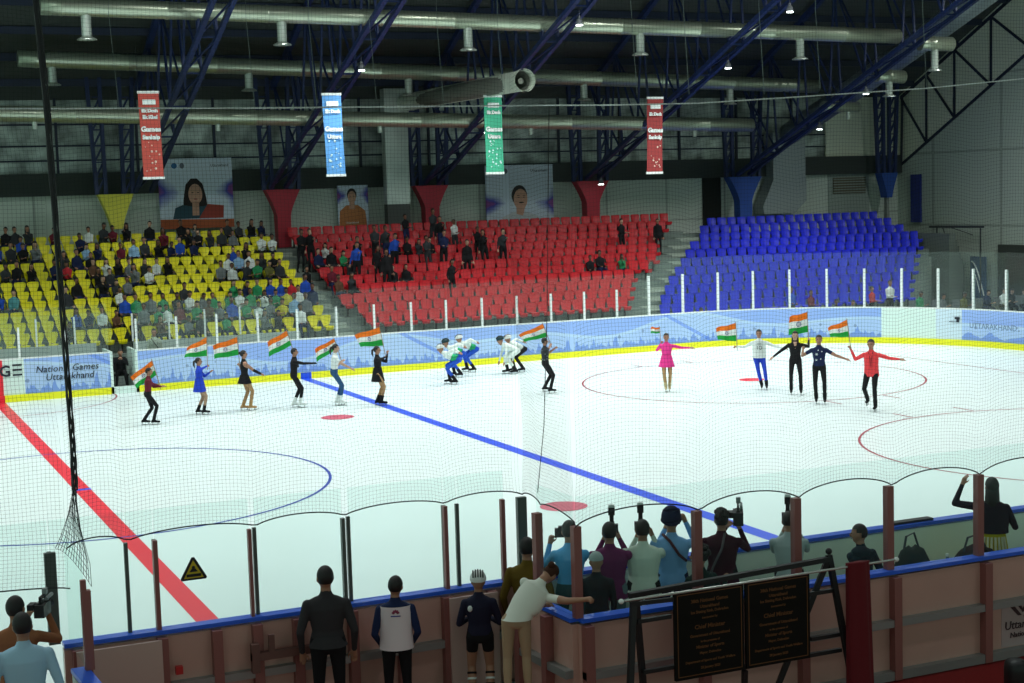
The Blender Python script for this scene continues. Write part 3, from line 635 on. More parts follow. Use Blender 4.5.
near_section('rink board on the ice side of the near players bench', ((2.56,YN),(12,YN)), [], back=mat('pale_green_inner_board',(.80,.92,.80),.5))
ow = near_section('outer board of the players bench at the lower right', ((2.37,-16.84),(11,-16.84)), [.05,1.4,2.63,3.28,3.85,5.12,6.35], [])
near_section('short side board of the players bench beside the doorway', ((2.30,-15.75),(2.37,-16.84)), [.05,.65], [])
near_section('short side board at the lower left corner', ((-2.33,-17.6),(-2.42,-16.0)), [.1], [])
text_mesh('lettering', 'Uttarakhand', .14, facing((5.42,-.08,.33),(1,0,0)), mat('maroon_ink',(.04,.01,.015),.6), ow, shear=.1)
text_mesh('lettering', 'National Games', .09, facing((5.50,-.08,.23),(1,0,0)), mat('maroon_ink',(.04,.01,.015),.6), ow, shear=.1)
b = MB(); b.prism([(5.50,.60),(5.62,.48),(5.67,.48),(5.56,.60)], -.084,-.07); b.prism([(5.62,.60),(5.69,.51),(5.81,.58),(5.71,.58),(5.69,.55),(5.66,.60)], -.084,-.07); b.prism([(5.70,.46),(5.95,.60),(6.05,.60),(5.75,.43)], -.084,-.07); b.build('logo', mat('maroon_ink',(.04,.01,.015),.6), ow)
b = MB(); b.prism([(5.38,.13),(7,.13),(7,.61),(5.38,.61)], -.0745,-.07); b.build('logo_sheet', mat('logo_sheet_white',(.44,.33,.33),.35), ow)
b = MB(); b.box((1.98,-15.35,.03),(2.06,-15.2,.95)); 
# latch and bolt of the gate in the near board
g = MB(); g.box((-.60,-15.33,.82),(.1,-15.25,.90)); g.box((-.42,-15.34,.88),(-.36,-15.3,1.08)); g.box((-.60,-15.34,.70),(-.52,-15.26,1.0)); tag(g.build('gate_latch', mat('latch_brown',(.14,.06,.05),.5)), 'brown sliding gate latch on the back of the near board', 'latch')
g = MB(); g.box((-1.37,-15.3,.80),(-1.30,-15.24,.88)); tag(g.build('red_button', mat('red_button_paint',(.5,.02,.02),.4)), 'small red box on the back of the near left board', 'box')

# glass along the near boards
NX = [(-4.0,-2.5),(-2.5,-1.76),(-1.76,-1.48),(-1.48,-.50),(-.45,.50),(.565,1.65),(1.65,1.81),(1.81,2.37)]
lb = ['at the far lower left','left of the wide grey post','between the two leftmost posts','carrying the yellow warning triangle','left of the man in dark grey','between the boy and the man in dark grey','the narrow one left of the helmeted child','right of the helmeted child']
for i, ((x0,x1), t) in enumerate(zip(NX, lb)):
    g = glass_panel((x0,-15.05),(x1,-15.05),1.236,2.15,2.46,f'near clear glass panel {t}',G_NEAR,mat('grey_green_post',(.10,.12,.11),.4,.3),.038,group='near glass panels left')
for x, w, m, t in ((-2.5,.11,mat('grey_green_post',(.10,.12,.11),.4,.3),'wide grey'),(-1.48,.045,BROWNM,'slim brown'),(-.515,.036,BROWNM,'slim brown'),(.49,.038,mat('grey_green_post',(.10,.12,.11),.4,.3),'slim grey'),(1.65,.042,BROWNM,'slim brown'),(2.33,.045,BROWNM,'slim brown'),(2.56,.11,mat('grey_green_post',(.10,.12,.11),.4,.3),'wide grey')):
    b = MB(); b.box((x-w/2,-15.13,0 if x>2.3 else 1.237),(x+w/2,-15.07,2.15)); tag(b.build('glass_stanchion', m), f'{t} post {"left of the warning triangle" if x<-1 else "right of the warning triangle" if x<0 else "beside the boy" if x<1 else "left of the helmeted child" if x<2 else "behind the man in mustard" if x>2.4 else "right of the helmeted child"}', 'post')
b = MB(); b.box((-2.36,-16.15,1.236),(-2.28,-16.07,1.98)); b.box((-2.345,-16.14,0),(-2.295,-16.08,1.236)); tag(b.build('glass_stanchion', BROWNM), 'brown corner post at the lower left with a coiled cable', 'post')
glass_panel((-2.34,-16.1),(-2.36,-15.12),1.236,2.08,2.3,'clear side glass at the lower left corner',G_NEAR,BROWNM,.05)
OX = [2.37,3.77,5.0,6.22,7.48,8.72,9.96]
oL = ['before the purple and white shirted photographers','before the maroon-shirted cameraman','between two brown posts before the grey-shirted photographer','before the bags on the bench','right of the raised-arm woman','at the far right edge']
for i in range(6): glass_panel((OX[i],-16.84),(OX[i+1],-16.84),1.236,2.17,2.47,f'outer bench glass panel {oL[i]}',G_NEAR,BROWNM,.085,group='outer bench glass panels')
glass_panel((2.31,-16.05),(2.36,-16.8),1.236,2.17,2.47,'side glass panel of the players bench beside the reaching woman',G_NEAR,BROWNM,.085)
# warning triangle sticker on the glass
o = empty('warning_sign', (-1.1,-15.075,1.69), 0, 'yellow triangular warning sign stuck on the near glass', 'sign')
b = MB(); b.prism([(-.125,0),(.125,0),(.135,.02),(.015,.235),(-.015,.235),(-.135,.02)],-.004,0); b.build('border', BLACK, o)
b = MB(); b.prism([(-.100,.022),(.100,.022),(.0,.205)],-.007,-.004); b.build('plate', mat('warning_yellow',(.62,.46,.01),.5), o)
b = MB(); b.box((-.075,-.010,.035),(.075,-.007,.065)); b.ell((0,-.008,.13),(.018,.004,.018),nu=8,nv=5); b.prism([(-.045,.085),(.045,.085),(.02,.118),(-.02,.118)],-.010,-.007); b.build('symbol', BLACK, o)
# bench seat
b = MB(); b.box((6.5,-16.74,.55),(12,-16.36,.62)); b.box((6.55,-16.7,.2),(6.65,-16.4,.55)); b.box((9,-16.7,.2),(9.1,-16.4,.55)); tag(b.build('players_bench', mat('bench_board',(.34,.37,.33),.6)), 'long pale players bench seat behind the outer board', 'bench')

# ------------------------------------------------------------------ netting
def hem(x, bays, z0, sag):
    for a, c in zip(bays, bays[1:]):
        if a <= x <= c: t = (x-a)/(c-a); return z0 + sag*(4*t*(1-t))**.7
    return z0
def net(name, label, org, d, L, z1, bays, z0, sag, cell=.039, th=.0009):
    o = empty(name, org, math.atan2(d[1], d[0]), label, 'safety net'); mb = MB(); ns = 26
    nx = int(L/cell); hz = [hem(i*cell, bays, z0, sag) for i in range(nx+1)]; nz = int((z1-z0)/cell)
    def P(u, v, dx=0, dz=0):     # u metres along, v 0..1
        h = hem(min(max(u, bays[0]), bays[-1]), bays, z0, sag); z = h + (z1-h)*v
        z += .022*math.sin(u*2.1+z*.8)*min(1, v*6) + .012*math.sin(u*5.3+1.7*z)*min(1, v*6); x = u + .018*math.sin(z*2.4+u*.9) + .010*math.sin(z*5.1+u*2.2)
        return (x+dx, .05*math.sin(u*1.7+z*.9)*min(1, v*5), z+dz-org[2])
    vs, fs = [], []
    def strand(pts):
        k = len(vs)
        for p in pts:
            vs.extend([(p[0]-th*p[3], p[1]-th*.6, p[2]-th*p[4]), (p[0]+th*p[3], p[1]-th*.6, p[2]+th*p[4]), (p[0], p[1]+th, p[2])])
        for i in range(len(pts)-1):
            a = k+3*i; fs.extend([(a,a+1,a+4,a+3),(a+1,a+2,a+5,a+4),(a+2,a,a+3,a+5)])
    for i in range(nx+1): strand([P(i*cell, j/ns)+(1,0) for j in range(ns+1)])
    for j in range(nz+1): strand([P(i*.14, j/nz)+(0,1) for i in range(int(L/.14)+1)])
    mb.v = vs; mb.f = fs; mb.m = [0]*len(fs); q = mb.build('mesh_netting', ROPE, o, recalc=False)
    mb = MB(); mb.tube([P(i*.06, 0) for i in range(int(L/.06)+1)], .0075, 5); mb.build('hem_rope', BLACK, o)
    return o
net('safety_net', 'dark fine safety netting above the near left boards', (-2.32,-15.18,0), (1,0), 4.87, 8.2, [0,.57,1.84,2.80,3.92,4.87], 2.19, .08)
net('safety_net', 'dark safety netting left of the gathered bundle, hanging lower', (-4.2,-15.22,0), (1,0), 1.86, 8.2, [0,1.86], 1.80, .06)
net('safety_net', 'short return of dark safety netting at the corner of the players bench', (2.55,-15.18,0), (-.18,-1.66), 1.67, 8.2, [0,.6,1.67], 2.19, .05)
net('safety_net', 'dark fine safety netting above the players bench', (2.37,-16.88,0), (1,0), 8.6, 8.2, [0,1.4,2.63,3.86,5.11,6.35,7.59,8.6], 2.17, .14)
b = MB(); b.tube([(2.99,-15.2,6.45),(2.98,-15.2,6.2),(2.95,-15.2,5.5),(2.90,-15.2,4.24),(2.82,-15.2,2.94),(2.72,-15.2,2.2)], .0045, 6); tag(b.build('net_seam', BLACK), 'thin dark vertical lacing seam in the safety net near the middle', 'rope')
o = empty('gathered_net', (-2.3,-15.25,2.7), 0, 'dark gathered bundle of netting hanging down at the left', 'safety net')
b = MB(); rnd = random.Random(3); pth = [(-.05,7.6),(0,6.42),(.01,5.57),(.02,4.9),(.03,4.2),(.045,3.46),(.05,3.1),(.05,2.77)]
for s in range(7):
    pts = []
    for i in range(29):
        t = i/28*7; a = int(min(t,6)); f = t-a; x = pth[a][0]*(1-f)+pth[a+1][0]*f; z = pth[a][1]*(1-f)+pth[a+1][1]*f
        r = .022+.012*math.sin(t*2+s); pts.append((x+r*math.cos(s*.9+t*1.7), r*math.sin(s*.9+t*1.7), z-2.7))
    b.tube(pts, .0085, 5)
b.build('twisted_bundle', BLACK, o)
b = MB()
for s in range(15):
    u = s/14; ex = -.16+.32*u; ez = 2.22-.42*u**1.5
    b.tube([(.05+rnd.uniform(-.02,.02),0,.08),(.05+(ex-.05)*.35, .02*math.sin(s), (ez-2.7)*.35),(.03+(ex)*.8,.03*math.sin(s*2),(ez-2.7)*.75),(ex,0,ez-2.7)], .0035, 4)
for v in range(1, 12):
    t = v/11; b.tube([(.05*(1-t)+(-.16+.32*u)*t, .02*math.sin(u*9+v), (2.22-.42*u**1.5-2.7)*t) for u in [k/8 for k in range(9)]], .0025, 4)
b.build('flared_skirt', ROPE, o)
o = empty('support_cable', (-4.2,-15.1,6.45), 0, 'thin white horizontal cable across the whole hall', 'cable')
b = MB(); b.tube([(0,0,.0),(4,0,-.01),(7.1,0,-.0),(7.2,-1.66,-.1),(8.1,-1.7,-.09),(9.3,-1.7,-.03),(11,-1.7,.06),(12.4,-1.7,.17),(14,-1.7,.28)], .0075, 6); b.build('cable_line', mat('white_cable',(.75,.82,.78),.4), o)
b = MB()
for x, y in ((1.45,0),(2.6,0),(3.95,0),(4.6,0),(5.25,0),(6.0,0),(6.7,0),(7.4,-1.7),(8.0,-1.7),(8.9,-1.7),(9.6,-1.7),(11.0,-1.7)):
    b = MB(); b.tube([(x,y,0 if x<9 else .05),(x-.05,y,.9),(x-.03,y,1.8)], .0028, 4); b.build('hanger_line', mat('pale_line',(.25,.31,.29),.5), o)

# ------------------------------------------------------------------ easel, plaques, rod and red drape
o = empty('plaque_easel', (3.9,-17.4,0), 0, 'black metal easel frame holding two engraved plaques', 'easel')
b = MB(); X = lambda x: x-3.9
b.bar((X(2.66),0,1.55),(X(5.05),0,1.62),.06,.05); b.bar((X(2.66),-.02,1.47),(X(3.2),-.02,1.45),.04); b.build('top_bar', BLACK, o)
for n_, (p, q) in enumerate((((2.71,0,1.56),(2.52,-.15,0)),((2.73,.0,1.55),(2.9,.12,0)),((5.02,0,1.66),(5.28,-.12,0)),((5.0,0,1.6),(4.4,.25,0)))):
    b = MB(); b.bar((X(p[0]),p[1],p[2]),(X(q[0]),q[1],q[2]),.055,.055); b.build('leg', BLACK, o)
for z0_, x0_, x1_ in ((1.28,2.74,3.12),(.76,2.8,3.15),(1.28,4.74,5.06),(.80,4.78,5.14),(.63,3.2,5.16)):
    b = MB(); b.bar((X(x0_),0,z0_),(X(x1_),0,z0_),.045,.04); b.build('cross_bar', BLACK, o)
b = MB(); b.bar((X(3.96),-.02,.6),(X(3.98),.05,0),.05); b.build('leg', BLACK, o)
b = MB(); b.ell((X(5.02),0,1.70),(.035,.035,.035)); b.build('finial', BLACK, o)
GOLD = mat('gold_engraving', (.16,.06,.015), .6, .2); STONE = mat('black_granite', (.006,.005,.004), .6, spec=.15)
for nm, x0, x1 in (('left', 3.14,3.94),('right', 3.97,4.74)):
    p = empty('engraved_plaque', ((x0+x1)/2,-17.43,.62), 0, f'{nm} black granite plaque with gold engraved lines on the easel', 'plaque', 'engraved plaques')
    w = (x1-x0)/2; b = MB(); b.box((-w,-.02,0),(w,.02,.9)); b.build('slab', STONE, p)
    b = MB()
    for q in ((-w+.03,0),(w-.03,0)): b.box((q[0]-.004,-.023,.03),(q[0]+.004,-.02,.87))
    b.box((-w+.03,-.023,.03),(w-.03,-.02,.038)); b.box((-w+.03,-.023,.862),(w-.03,-.02,.87)); b.build('gold_border', GOLD, p)
    L_ = [('38th National Games',.77,.05),('Uttarakhand',.71,.045),('Ice Skating Rink, Dehradun',.66,.04),('inaugurated by',.60,.03),('Chief Minister',.50,.062),('Government of Uttarakhand',.42,.04),('in the presence of',.36,.03),('Minister of Sports',.30,.045),('Mayor, Dehradun',.24,.035),('Department of Sports and Youth Welfare',.16,.034),('28 January 2025',.09,.035)]
    for t, z, s in L_: text_mesh('lettering', t, s, facing((0,-.022,z),(1,0,0)), GOLD, p, align='CENTER', extr=.001, bold=.001)
o = empty('drape_rod', (4.0,-17.55,1.55), 0, 'thin silver rod with white knobs lying across the easel top', 'rod')
b = MB(); b.tube([(-1.50,0,.0),(1.75,0,.0)], .014, 8); b.build('tube', mat('polished_rod',(.55,.55,.52),.25,.7), o)
for x in (-1.51, 1.77): b = MB(); b.ell((x,0,0),(.028,.026,.026)); b.build('knob', WHITE, o)
b = MB(); rg = []
for z in (1.585,1.58,1.4,1.1,.8,.5,.2,.02):
    t = (1.585-z); top = []; rg.append([(5.27+.02*t+(.14+.015*t)*math.cos(a)*(1+.10*math.cos(5*a)), -17.55+(.045+.02*t)*math.sin(a)*(1+.2*math.cos(5*a)), z) for a in [2*math.pi*k/24 for k in range(24)]])
b.loft(rg); tag(b.build('red_drape', mat('dark_red_velvet',(.13,.002,.007),.9), smooth=True), 'dark red cloth hung over the silver rod at the right of the easel', 'cloth')

# ------------------------------------------------------------------ people
import numpy as np
SK = {'mid': mat('skin_mid', (.36,.18,.11), .55), 'dark': mat('skin_brown', (.20,.09,.055), .55), 'light': mat('skin_light', (.52,.32,.22), .55)}
HAIR = mat('black_hair', (.010,.008,.008), .6)
def cl(name, c, r=.8): return mat('cloth_' + name.replace(' ', '_'), c, r, spec=.2)
PAL = {k: cl(k, v) for k, v in {'black':(.010,.010,.012),'navy':(.012,.02,.07),'white':(.72,.78,.76),'maroon':(.14,.014,.03),'blue':(.02,.08,.46),'light blue':(.26,.45,.66),
  'green':(.03,.28,.11),'yellow':(.66,.62,.05),'red':(.52,.03,.04),'grey':(.16,.18,.19),'teal':(.10,.32,.34),'dark grey':(.035,.04,.045),'brown':(.12,.06,.035),'olive':(.14,.14,.04)}.items()}

def ik(a, t, l1, l2, hint):
    a, t, hint = V(a), V(t), V(hint); d = t - a; L = d.length
    if L > (l1+l2)*.995: t = a + d*((l1+l2)*.995/L); d = t-a; L = d.length
    d.normalize(); h = hint - d*hint.dot(d)
    h = h.normalized() if h.length > 1e-4 else d.orthogonal().normalized()
    c = (l1*l1 + L*L - l2*l2)/(2*l1*L); c = max(-1, min(1, c)); return a + d*(l1*c) + h*(l1*math.sqrt(1-c*c)), t

def rotm(yw=0, pt=0, rl=0):   # degrees: yaw about z (left +), pitch forward +, roll to +x side +
    return Matrix.Rotation(R(yw),3,'Z') @ Matrix.Rotation(R(-pt),3,'X') @ Matrix.Rotation(R(rl),3,'Y')

def figure(name, label, loc, rz, H=1.75, pel=(0,0,.95), lean=0, side=0, twist=0, head=(0,0,0), RH=None, LH=None, RE=(.5,-.8,-.3), LE=(-.5,-.8,-.3),
           RF=(.11,-.02,.09), LF=(-.11,-.02,.09), RK=(.1,1,0), LK=(-.1,1,0), RT=0, LT=0, fist=(), shirt='black', pants='black', skin='mid', shoes='black', sleeve='long', legs='long', hair='short', haircol=None,
           voxel=.014, glove=None, skates=None, wide=1., waist=.5, socks=None, group=None, world=None, wear=(), face=True, cat='person'):
    s = H/1.75; o = empty(name, loc, rz, label, cat, group)
    inv = Matrix.Rotation(-rz, 3, 'Z')
    def W(p):                              # world hand target -> local figure units
        return (inv @ (V(p) - V(loc))) / s
    pelv = V(pel); T = rotm(twist, lean, side); up = T @ V((0,0,1)); fwv = T @ V((0,1,0)); lat = T @ V((1,0,0)); lat0 = Matrix.Rotation(R(twist*.3),3,'Z') @ V((1,0,0))
    neck = pelv + up*.50 - fwv*.005; chest = pelv + up*.34
    shR = neck + lat*.168*wide - up*.085; shL = neck - lat*.168*wide - up*.085
    RHt = W(world['R']) if world and 'R' in world else (V(RH) if RH else shR + T @ V((.07,.08,-.50)))
    LHt = W(world['L']) if world and 'L' in world else (V(LH) if LH else shL + T @ V((-.07,.08,-.50)))
    eR, wR = ik(shR, RHt, .285, .255, RE); eL, wL = ik(shL, LHt, .285, .255, LE)
    hpR = pelv + lat0*.088; hpL = pelv - lat0*.088
    ax = .05 if skates else 0
    RF, LF = V(RF)+V((0,0,ax)), V(LF)+V((0,0,ax))
    kR, aR = ik(hpR, RF, .43, .43, RK); kL, aL = ik(hpL, LF, .43, .43, LK)
    Hm = T @ rotm(*head) if lean < 30 else rotm(twist, lean*.35, 0) @ rotm(*head)
    hc = neck + up*.055 + Hm @ V((0,.015,.118))
    prim = []; mb = MB()
    def cap(tagn, a, b, r0, r1, n=10, seg=(0., 1.)):
        a, b = V(a), V(b); d = b-a; L = max(d.length, 1e-4); u = d/L
        pts = [a-u*r0*.95, a-u*r0*.7, a-u*r0*.3, a, b, b+u*r1*.3, b+u*r1*.7, b+u*r1*.95]; rr = [r0*.25, r0*.7, r0*.95, r0, r1, r1*.95, r1*.7, r1*.25]
        mb.tube(pts, rr, n); prim.append((tagn, a, b, r0, r1))
    def sec(c, hw, hd, l=None, f=None):
        l = l or lat; f = f or fwv; return [c + l*hw*math.cos(2*math.pi*k/16) + f*hd*math.sin(2*math.pi*k/16)*(1 if math.sin(2*math.pi*k/16) > 0 else .9) for k in range(16)]
    f0 = V((-lat0.y, lat0.x, 0)); w_ = wide
    mb.loft([sec(pelv-V((0,0,.09)), .09, .07, lat0, f0), sec(pelv-V((0,0,.05)), .155*w_, .105, lat0, f0), sec(pelv+V((0,0,.03)), .165*w_, .115, lat0, f0), sec(pelv+up*.15, .138*w_, .10), sec(pelv+up*.27, .155*w_, .115),
             sec(pelv+up*.37, .176*w_, .12), sec(pelv+up*.425, .186*w_, .10), sec(pelv+up*.462, .150*w_, .085), sec(pelv+up*.485, .105*w_, .075), sec(neck, .075, .068), sec(neck+up*.03, .06, .06)])
    ws = pelv + up*(.10 if waist == .5 else waist)
    prim += [('pants', pelv-V((0,0,.05)), ws, .14, .13), ('shirt', ws, chest, .13, .14), ('shirt', chest, neck-up*.02, .14, .09)]
    cap('skin', neck-up*.02, neck+up*.075+Hm@V((0,.005,.0)), .060, .054)
    for sh, e, w, sg in ((shR, eR, wR, 1), (shL, eL, wL, -1)):
        m = sh + (e-sh)*.62; tg = 'shirt' if sleeve != 'none' else 'skin'
        cap(tg, sh, m, .054, .049); cap('shirt' if sleeve == 'long' else 'skin', m, e, .050, .041); cap('shirt' if sleeve == 'long' else 'skin', e, w, .042, .029)
        if glove: prim[-1] = ('glove',) + prim[-1][1:]
        # hand: palm, four curled fingers of unequal length, thumb from the side of the palm
        d = (w-e).normalized(); side_v = d.cross(V((0,0,1)));
        if side_v.length < .3: side_v = lat.copy()
        side_v.normalize(); nrm = side_v.cross(d).normalized()
        if sg*side_v.dot(lat) < 0: pass
        ht = 'glove' if glove else 'skin'; pc = w + d*.05
        cap(ht, w, w+d*.075, .029, .034, 8); 
        cl_ = 1 if (sg == 1 and 'R' in fist) or (sg == -1 and 'L' in fist) else 0
        for q, (off, ln) in enumerate(((-.030,.060),(-.010,.070),(.010,.066),(.030,.052))):
            b0 = w + d*.08 + side_v*off; b1 = b0 + d*(ln*.55 if not cl_ else ln*.35) - nrm*(.008 if not cl_ else .022)
            b2 = b1 + d*(ln*.45 if not cl_ else -ln*.25) - nrm*(.018 if not cl_ else .03)
            cap(ht, b0, b1, max(.0095, voxel*.62), max(.0088, voxel*.6), 6); cap(ht, b1, b2, max(.0088, voxel*.6), max(.0075, voxel*.55), 6)
        tb = w + d*.03 + side_v*.03*(-sg); t1 = tb + side_v*.03*(-sg) + d*.03 - nrm*.01
        cap(ht, tb, t1, .013, max(.011, voxel*.6), 6); cap(ht, t1, t1 + d*.028 - nrm*.012, max(.011, voxel*.6), max(.009, voxel*.55), 6)
    for hp, k_, a_, ft, sg in ((hpR, kR, aR, RT, 1), (hpL, kL, aL, LT, -1)):
        mid = hp + (k_-hp)*.45; lp = lambda t: 'pants' if (legs == 'long' or (legs == 'short' and t == 0)) else ('tights' if socks else 'skin')
        cap(lp(0), hp-V((0,0,.01)), mid, .086*w_, .074); cap(lp(1), mid, k_, .074, .056); cap(lp(1), k_, k_+(a_-k_)*.35, .055, .056); cap(lp(1), k_+(a_-k_)*.35, a_, .056, .038)
        toe = Matrix.Rotation(R(ft),3,'Z') @ V((0,.16,-.05)); heel = Matrix.Rotation(R(ft),3,'Z') @ V((0,-.05,-.045))
        if skates: cap('shoes', a_+(k_-a_)*.30, a_, .056, .05)
        cap('shoes', a_-V((0,0,.01)), a_+heel, .042, .037); cap('shoes', a_+heel*.6, a_+toe, .043, .034)
    mb.ell(hc, (.074,.093,.112), Hm, nu=16, nv=12); prim.append(('skin', hc-Hm@V((0,0,.03)), hc+Hm@V((0,0,.02)), .08, .085))
    mb.ell(hc+Hm@V((0,.03,-.062)), (.050,.052,.052), Hm, nu=10, nv=8)
    mb.ell(hc+Hm@V((0,.098,-.012)), (.014,.022,.026), Hm, nu=8, nv=6)
    for q in (-1, 1): mb.ell(hc+Hm@V((q*.076,-.005,-.01)), (.014,.022,.032), Hm, nu=8, nv=6)
    me0 = mb.mesh('tmp', PAL['black']); to = bpy.data.objects.new('tmp', me0); C.objects.link(to)
    md = to.modifiers.new('r', 'REMESH'); md.mode = 'VOXEL'; md.voxel_size = voxel/1.0; md.use_smooth_shade = True
    sm = to.modifiers.new('s', 'SMOOTH'); sm.factor = .5; sm.iterations = 3 if voxel > .011 else 6
    bpy.context.view_layer.update(); dg = bpy.context.evaluated_depsgraph_get(); me = bpy.data.meshes.new_from_object(to.evaluated_get(dg), depsgraph=dg)
    bpy.data.objects.remove(to); bpy.data.meshes.remove(me0)
    n = len(me.polygons); cen = np.empty(n*3, np.float32); me.polygons.foreach_get('center', cen); cen = cen.reshape(-1,3)
    best = np.full(n, 1e9); idx = np.zeros(n, np.int32)
    order = ['shirt','pants','skin','shoes','glove','tights']
    for tg, a, b_, r0, r1 in prim:
        a_n, d_n = np.array(a), np.array(b_-a); L2 = max(float(d_n@d_n), 1e-8); t = np.clip(((cen-a_n)@d_n)/L2, 0, 1)
        dist = np.linalg.norm(cen-(a_n+t[:,None]*d_n), axis=1) - (r0+(r1-r0)*t)
        up_ = dist < best; best[up_] = dist[up_]; idx[up_] = order.index(tg)
    me.materials.clear()
    mm = lambda x: PAL[x] if x in PAL else x
    for t_ in (mm(shirt), mm(pants), SK[skin], mm(shoes), mm(glove) if glove else SK[skin], socks or SK[skin]): me.materials.append(t_)
    me.polygons.foreach_set('material_index', idx); me.polygons.foreach_set('use_smooth', [True]*n); me.update(); me.name = 'body'
    S = Matrix.Scale(s, 4); me.transform(S)
    ob = bpy.data.objects.new('body', me); C.objects.link(ob); ob.parent = o
    def part(nm, mbx, m, smooth=True, lbl=None):
        q = mbx.build(nm, m, o, smooth=smooth); q.data.transform(S)
        if lbl: q['label'] = lbl
        return q
    if face:
        b2 = MB(); 
        for q in (-1, 1): b2.ell(hc+Hm@V((q*.030,.086,.012)), (.013,.010,.008), Hm, nu=8, nv=6)
        part('eyes', b2, HAIR)
        b2 = MB(); b2.ell(hc+Hm@V((0,.093,-.056)), (.022,.008,.006), Hm, nu=8, nv=5); part('mouth', b2, mat('lips',(.28,.06,.05),.5))
    hm = haircol or HAIR
    if hair in ('short','long','bun','tail'):
        b2 = MB(); keep = lambda p: not (p.y > .035 and p.z < .045) and p.z > (-.075 if p.y < 0 else -.02)
        b2.ell(hc+Hm@V((0,-.014,.020)), (.085,.099,.108), Hm, nu=20, nv=14, keep=keep)
        if hair == 'long': b2.loft([[hc+Hm@V((x*w1, -.05+y*.05, z)) for x,y in ((-1,.6),(-.6,-.6),(0,-1),(.6,-.6),(1,.6),(0,.9))] for w1, z in ((.085,.03),(.095,-.08),(.10,-.18),(.07,-.27),(.02,-.33))])
        if hair == 'bun': b2.ell(hc+Hm@V((0,-.115,.05)), (.042,.042,.042), Hm)
        if hair == 'tail': b2.tube([hc+Hm@V((0,-.09,.04)), hc+Hm@V((0,-.14,0)), hc+Hm@V((0,-.15,-.10)), hc+Hm@V((0,-.12,-.2))], [.02,.034,.03,.008], 8)
        part('hair', b2, hm)
    if hair == 'turban':
        b2 = MB(); b2.ell(hc+Hm@V((0,-.02,.055)), (.112,.125,.128), Hm @ rotm(0,-10,0), nu=20, nv=14, keep=lambda p: p.z > -.10)
        for k in range(5):
            a = .25*k; b2.tube([hc+Hm@V(((.108-.006*k)*math.cos(t), -.02+(.121-.006*k)*math.sin(t), .02+.028*k+.03*math.sin(t+a*3))) for t in [2*math.pi*j/22 for j in range(23)]], .012, 6)
        part('turban', b2, hm)
    if hair in ('helmet','helmet2'):
        b2 = MB(); b2.ell(hc+Hm@V((0,-.008,.038)), (.102,.128,.105), Hm, nu=20, nv=14, keep=lambda p: p.z > -.03); hel = part('helmet', b2, hm)
        b2 = MB()
        for q in (-.06,-.03,0,.03,.06): b2.tube([hc+Hm@V((q*1.02, -.008+.13*math.cos(t), .038+.107*math.sin(t)*math.cos(q*8))) for t in [R(15+14*j) for j in range(11)]], .008 if hair == 'helmet' else .004, 5)
        hv = part('vent', b2, PAL['black']); hv.parent = hel; hv.name = 'vent'
    if hair == 'cap':
        b2 = MB(); b2.ell(hc+Hm@V((0,-.008,.03)), (.092,.108,.10), Hm, nu=18, nv=12, keep=lambda p: p.z > -.02); b2.ell(hc+Hm@V((0,.10,.028)), (.07,.07,.01), Hm, nu=12, nv=6); part('cap', b2, hm)
    if skates:
        for a_, ft in ((aR, RT), (aL, LT)):
            q = Matrix.Rotation(R(ft),3,'Z'); b2 = MB(); c0 = a_ + q@V((0,-.07,-.135)); c1 = a_ + q@V((0,.20,-.135))
            b2.bar(c0, c1, .006, .022); b2.bar(a_+q@V((0,-.04,-.13)), a_+q@V((0,-.04,-.08)), .02); b2.bar(a_+q@V((0,.12,-.13)), a_+q@V((0,.12,-.08)), .02); part('skate_blade', b2, ALU, False)
    J = dict(neck=neck, chest=chest, pel=pelv, hc=hc, Hm=Hm, T=T, wR=wR, wL=wL, eR=eR, eL=eL, shR=shR, shL=shL, kR=kR, kL=kL, aR=aR, aL=aL, up=up, fw=fwv, lat=lat, s=s, part=part, o=o, sec=sec, lat0=lat0, f0=f0, hpR=hpR, hpL=hpL)
    M4 = Matrix.Translation(loc) @ Matrix.Rotation(rz, 4, 'Z')
    J['w'] = lambda p: M4 @ (V(p)*s)
    return J
def skirt(J, m, z0=.06, z1=-.16, r0=.165, r1=.24, name='skirt', flute=.03, d0=.12, d1=.2):
    rg = []
    for i in range(5):
        t = i/4; z = z0+(z1-z0)*t; c = J['pel'] + V((0,0,z)) if z < .1 else J['pel'] + J['up']*z
        rg.append([c + J['lat0']*(r0+(r1-r0)*t)*math.cos(a)*(1+flute*t*math.cos(7*a)) + J['f0']*(d0+(d1-d0)*t)*math.sin(a)*(1+flute*t*math.cos(7*a)) for a in [2*math.pi*k/28 for k in range(28)]])
    b = MB(); b.loft(rg, cap=False); return J['part'](name, b, m)
def jacket(J, m, top=.47, bot=-.05, k=1.08, name='jacket', open_=False):
    rg = []
    for i in range(7):
        z = top+(bot-top)*i/6; w = (.17 if z > .2 else .16 + (.2-z)*.06)*k*1.02; d = (.115 if z > .2 else .118+(.2-z)*.05)*k*1.03
        if z > .43: w *= .93
        c = J['pel'] + J['up']*z if z > 0 else J['pel'] + V((0,0,z)); l = J['lat'] if z > .1 else J['lat0']; f = J['fw'] if z > .1 else J['f0']
        rg.append([c + l*w*math.cos(a) + f*d*math.sin(a) for a in [2*math.pi*q/24 for q in range(24)]])
    b = MB(); b.loft(rg, cap=False); return J['part'](name, b, m)

def hemflare(J, m, z1=-.07, k=1.0):
    return skirt(J, m, .10, z1, .152*k, .20*k, 'shirt_hem', .03, .112*k, .150*k)

def nearer(x, y, k=.34):
    d = V((CAMP.x-x, CAMP.y-y)).normalized()*k; return (x+d.x, y+d.y, 0)

